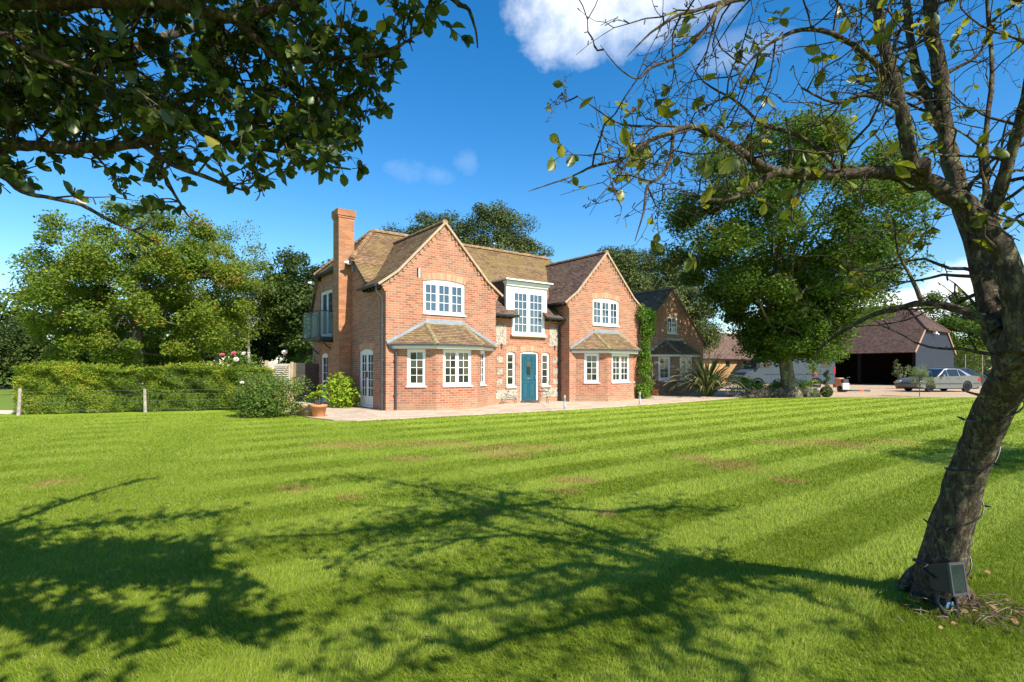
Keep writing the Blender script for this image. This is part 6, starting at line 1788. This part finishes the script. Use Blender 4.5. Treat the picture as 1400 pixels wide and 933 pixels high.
def trellis():
    t = thing('trellis_fence', 'beige square trellis panel between the gate and the dark fence', 'fence', (-8.80, 22.05, 0))
    m = MB(); w = .42
    m.box(0, w, .03, .05, .02, .72)
    m.build('boards', M['wood_dark'], t)
    m = MB()
    for i in range(8): x = i * (w - .025) / 7; m.box(x, x + .025, 0, .02, .70, 1.58)
    for i in range(12): z = .70 + i * .078; m.box(0, w, .021, .04, z, z + .025)
    m.build('trellis', M['wood_trellis'], t)
    m = MB(); m.box(0, w, .05, .07, .72, 1.58); m.build('backing', M['wood_grey'], t)
    return t
trellis()
t = thing('close_board_fence', 'dark stained board fence joining the trellis to the house corner', 'fence', (-8.36, 22.05, 0), math.atan2(.55, .75))
m = MB()
for i in range(6): m.box(i * .15, i * .15 + .14, 0, .02, .02, 1.55)
m.box(0, .9, -.03, 0, 1.2, 1.28); m.box(0, .9, -.03, 0, .4, .48)
m.build('boards', M['wood_dark'], t)
t = thing('metal_cowl', 'dark grey metal lantern shaped cowl rising behind the dark fence', 'cowl', (-8.15, 22.9, 0))
m = MB(); m.lathe([(.10, 0), (.10, 1.55)], 10); m.build('post', M['gutter'], t)
m = MB(); m.lathe([(.15, 1.55), (.17, 1.70), (.15, 1.92), (.05, 2.05), (.04, 2.10), (.001, 2.11)], 12); m.build('hood', M['gutter'], t)

# bistro table and chairs by the annex bay
t = thing('bistro_table', 'thin round metal table in front of the annex bay window', 'table', HW(14.95, .9, .03))
m = MB(); m.lathe([(.36, .70), (.37, .705), (.37, .72), (.36, .725)], 24); m.build('table_top', M['steel'], t)
for k in range(3):
    a = k * 2.094 + .4; m = MB(); m.tube([(math.cos(a) * .30, math.sin(a) * .30, 0), (math.cos(a) * .08, math.sin(a) * .08, .36), (math.cos(a) * .22, math.sin(a) * .22, .70)], .010, 6); m.build('leg', M['iron'], t)
def bistro_chair(label, loc, rot):
    t = thing('garden_chair', label, 'chair', loc, rot, 'wire garden chairs on the terrace')
    m = MB(); m.lathe([(.001, .44), (.19, .44), (.20, .45), (.19, .46), (.001, .46)], 16); m.build('seat', M['iron'], t)
    for a in (.8, 2.34, 3.94, 5.5):
        m = MB(); c, s_ = math.cos(a), math.sin(a); m.tube([(c * .17, s_ * .17, .44), (c * .19, s_ * .19, .2), (c * .24, s_ * .24, 0)], .009, 6); m.build('leg', M['iron'], t)
    m = MB()
    m.tube([(-.17, .14, .44), (-.19, .20, .7), (-.12, .22, .9), (0, .225, .95), (.12, .22, .9), (.19, .20, .7), (.17, .14, .44)], .010, 6)
    m.tube([(-.07, .17, .45), (-.08, .21, .88)], .006, 5); m.tube([(.07, .17, .45), (.08, .21, .88)], .006, 5); m.tube([(0, .17, .45), (0, .22, .94)], .006, 5)
    m.build('backrest', M['iron'], t)
    return t
bc = bistro_chair('wire garden chair at the right of the bistro table', HW(15.6, .75, .03), HROT - .9)
bistro_chair('wire garden chair in front of the blue door', HW(6.35, -.15, .03), HROT + 2.6)
t = thing('wire_boot_rack', 'low arched wire rack against the wall below the left flint panel', 'rack', HW(5.05, .30, .03), HROT)
m = MB()
for z in (.12, .2, .28): m.tube([(-.32, 0, z - .06), (-.18, 0, z + .02), (0, 0, z + .05), (.18, 0, z + .02), (.32, 0, z - .06)], .009, 6)
for x in (-.32, .32): m.tube([(x, -.09, 0), (x, 0, .24), (x, .09, 0)], .009, 6)
m.build('wirework', M['iron'], t)
# bollard lights
def bollard(label, loc):
    t = thing('bollard_light', label, 'bollard light', loc, 0, 'steel bollard lights along the terrace edge')
    m = MB(); m.lathe([(.05, 0), (.05, .01), (.033, .012), (.033, .40)], 14); m.build('post', M['steel'], t)
    m = MB(); m.lathe([(.028, .40), (.028, .46)], 12); m.build('lens', M['lamp_clear'], t)
    m = MB(); m.lathe([(.035, .46), (.035, .49), (.001, .492)], 14); m.build('cap', M['steel'], t)
bollard('steel bollard light in front of the drainpipe between door and right bay', Vector(((772 - 700) / FPX * 17.75, 17.75, 0)))
bollard('steel bollard light in front of the climbing vine', Vector(((874.7 - 700) / FPX * 20.2, 20.2, 0)))

# stone block at the bed end
t = thing('stone_block', 'rough tan stone block at the right end of the planted bed', 'stone block', ((1113 - 700) / FPX * 26.3, 26.5, 0))
m = MB(); m.hexa([(-.32, -.2, 0), (.32, -.22, 0), (.3, .25, 0), (-.3, .22, 0), (-.30, -.18, .46), (.29, -.19, .43), (.27, .2, .45), (-.28, .2, .47)])
o = m.build('block', M['stone'], t, bevel=.03)
# plant pot with scarlet flowers in front of the van
tp = pot('flower_pot', 'dark tub with a tall leafy plant and red flowers before the van', ((1112 - 700) / FPX * 31, 31, .008), .32, .5, 'iron', 'lf_lime', 9, .14, prad=.22, ph=.2, n=60, cat='flower pot')
for q_ in ((-.08, -.1, .92), (.10, -.12, 1.0), (0, -.15, 1.08)): rose(tp, Vector(q_), .085, M['petal_pink'])
m = MB(); m.tube([(0, 0, .45), (0, 0, 1.0), (.02, 0, 1.5)], .02, 6); m.build('stems', M['bark'], tp)
rg = np.random.default_rng(19); leaves('foliage', np.array([0, 0, 1.45]) + rg.normal(0, .17, (260, 3)) * np.array([1, 1, 1.3]), .12, M['lf_shrub'], tp, rg)

# leaf blower left on the gravel
def blower():
    Z = 31.5; x = (1152 - 700) / FPX * Z
    t = thing('leaf_blower', 'black and white leaf blower lying on the gravel with its long tube', 'leaf blower', (x, Z, .01))
    m = MB(); m.lathe([(.10, 0), (.26, .03), (.30, .18), (.24, .34), (.10, .38)], 14, (0, 0, 0)); b = m.build('fan_housing', M['black'], t, bevel=.01)
    m = MB(); m.box(-.16, .20, -.30, -.12, .16, .52); m.build('fuel_tank', M['white'], t, bevel=.05)
    m = MB(); m.box(-.02, .26, -.14, .12, .36, .74); m.build('engine', M['gutter'], t, bevel=.04)
    m = MB(); m.tube([(.2, 0, .72), (.28, 0, .86), (.42, 0, .84)], .02, 6); m.build('handle', M['black'], t)
    m = MB(); m.tube([(.25, -.05, .12), (.55, -.08, .10), (.9, -.1, .10)], [.07, .055, .05], 10); m.tube([(1.12, -.1, .10), (1.5, -.12, .09)], [.05, .06], 10); m.build('tube', M['black'], t)
    m = MB(); m.tube([(.9, -.1, .10), (1.12, -.1, .10)], .055, 10); m.build('tube_joint', plain('orange_plastic', (.65, .12, .02), .5), t)
blower()

# tennis court netting beside the barn
t = thing('court_netting', 'tall green netting on thin posts to the right of the barn', 'fence', (40.8, 51, 0), .3)
for k in range(8):
    m = MB(); m.tube([(k * 2.3, 0, 0), (k * 2.3, 0, 2.75)], .035, 6); m.build('post', M['wood_old'], t)
m = MB()
for k in range(162): m.tube([(k * .1, 0, .05), (k * .1, 0, 2.7)], .0035, 3, cap=False)
for k in range(27): m.tube([(0, 0, .1 + k * .1), (16.1, 0, .1 + k * .1)], .0035, 3, cap=False)
m.build('netting', plain('green_net', (0.05, 0.10, 0.05), .8), t)

# ------------------------------------------------------------------ things on the right apple tree
tp0 = [p for p, r in TRUNK_PTS[:-1]]
tr_ = [r for p, r in TRUNK_PTS[:-1]]
def trunk_at(k):
    k = k * (len(tp0) - 1); i = min(int(k), len(tp0) - 2); f = k - i
    return tp0[i].lerp(tp0[i + 1], f), tr_[i] + (tr_[i + 1] - tr_[i]) * f
t = thing('light_string', 'black fairy light cable wound round the leaning apple trunk', 'fairy lights', tp0[0])
m = MB(); pts = []; bulbs = []
N = 150
for i in range(N):
    k = .02 + .94 * i / (N - 1); c, r_ = trunk_at(k); an = k * 5.2 * 2 * math.pi + .6
    ax = (tp0[-1] - tp0[0]).normalized(); u_ = ax.cross(Vector((0, 1, 0))).normalized(); v_ = ax.cross(u_).normalized()
    rad = (r_ + .012 + .006 * math.sin(i * .7))
    q = c + (u_ * math.cos(an) + v_ * math.sin(an)) * rad
    pts.append(q - tp0[0])
    if i % 9 == 4: bulbs.append((q - tp0[0], (u_ * math.cos(an) + v_ * math.sin(an)) + ax * .25))
m.tube(pts, .0042, 6); m.build('cable', M['black'], t)
for p, d in bulbs:
    d.normalize(); m = MB(); m.tube([p, p + d * .020], .0055, 6); m.tube([p + d * .020, p + d * .030, p + d * .034], [.004, .0035, .0015], 6); m.build('bulb', M['black'], t)
# floodlight strapped at the trunk foot
fl = thing('garden_floodlight', 'black box floodlight strapped to the foot of the leaning trunk', 'floodlight', P(1298, 790, 2.93), R(14))
m = MB(); m.hexa([(-.085, -.035, -.085), (.085, -.035, -.085), (.07, .075, -.07), (-.07, .075, -.07), (-.085, -.035, .085), (.085, -.035, .085), (.07, .075, .07), (-.07, .075, .07)])
fb = m.build('housing', M['black'], fl, bevel=.008)
m = MB(); m.box(-.095, .095, -.048, -.036, -.095, -.08); m.box(-.095, .095, -.048, -.036, .08, .095); m.box(-.095, -.08, -.048, -.036, -.079, .079); m.box(.08, .095, -.048, -.036, -.079, .079); m.build('bezel', M['gutter'], fb)
m = MB(); m.box(-.079, .079, -.046, -.038, -.079, .079); m.build('lens', M['carglass'], fb)
fb.rotation_euler = (R(-10), R(7), R(14)); fb.scale = (.84, .9, .88)
m = MB(); m.tube([(-.085, .02, 0), (-.085, .08, .02), (0, .12, .03), (.085, .08, .02), (.085, .02, 0)], .006, 6); m.tube([(0, .12, .03), (0, .2, .03)], .01, 6); m.build('bracket', M['black'], fl)
m = MB(); m.tube([(-.04, .03, -.09), (-.06, .02, -.13), (-.05, -.01, -.18), (.0, -.03, -.21), (.06, .0, -.18), (.09, .04, -.13), (.12, .06, -.21)], .009, 6); m.build('cable', M['black'], fl)
jb = thing('junction_box', 'small dark cable junction box on the ground under the floodlight', 'junction box', P(1290, 812, 3.02).xy.to_3d(), R(20))
m = MB(); m.box(-.045, .045, -.03, .03, 0, .07); m.build('box', M['black'], jb, bevel=.006)
m = MB(); m.box(-.03, .03, -.033, -.0305, .02, .05); m.build('label_plate', plain('blue_plate', (.10, .25, .40), .4), jb)

# twigs and dead leaves at the foot
def litter():
    rd = random.Random(31); t_ = MB()
    c0 = GP(1330, 838)
    for i in range(110):
        p = c0 + Vector((rd.gauss(0, .17), rd.gauss(0, .12), rd.uniform(.005, .05))); a = rd.uniform(0, 6.28); L = rd.uniform(.03, .12)
        d = Vector((math.cos(a), math.sin(a), rd.uniform(-.1, .25))) * L
        t_.tube([p, p + d * .5 + Vector((0, 0, rd.uniform(0, .015))), p + d], [.0024, .0022, .0012], 4)
    tag(t_.build('twig_litter', plain('dry_twigs', (.20, .155, .11), .9, .1, var=.5)), 'dry grey twigs heaped on the ground at the leaning trunk', 'twigs', kind='stuff')
    rg = np.random.default_rng(32); n = 46
    pos = np.stack([c0.x + rg.normal(0.0, .20, n), c0.y + rg.normal(0, .14, n), rg.uniform(.02, .05, n)], 1)
    ex = [GP(1328, 800), GP(1355, 790), GP(1380, 828), GP(1240, 600 + 190), GP(590, 880), GP(760, 930), GP(1195, 778), GP(1120, 742)]
    pos = np.concatenate([pos, np.array([[e.x, e.y, .03] for e in ex])]); n = len(pos)
    d = rg.normal(0, 1, (n, 3)); d[:, 2] *= .2
    o = apple_leaves('fallen_leaves', pos, d, .042, leaf_mat('leaf_dead', [(0, (.12, .06, .03)), (.6, (.26, .13, .06)), (1, (.40, .27, .13))], .1, tcol=(.3, .2, .1)), None, rg, rg.uniform(0, 1, n))
    tag(o, 'curled brown fallen leaves around the foot of the leaning trunk', 'fallen leaves', kind='stuff')
    m = MB(); n_ = 24
    m.face([(c0.x + math.cos(2 * math.pi * i / n_) * .30 * (1 + .2 * math.sin(i * 2.3)), c0.y + .02 + math.sin(2 * math.pi * i / n_) * .19 * (1 + .2 * math.sin(i * 3.1)), .006) for i in range(n_)])
    tag(m.build('bare_soil', M['soil']), 'patch of bare soil at the foot of the leaning trunk', 'soil', kind='stuff')
litter()
# overhead wire
t = thing('overhead_wire', 'single thin cable hanging down through the apple branches', 'cable', P(1085, 160, 12))
m = MB(); m.tube([Vector((0, 0, 0)), P(1100, 120, 12.5) - P(1085, 160, 12), P(1135, 60, 13.5) - P(1085, 160, 12), P(1170, -40, 15) - P(1085, 160, 12)], .008, 5); m.build('wire', M['black'], t)
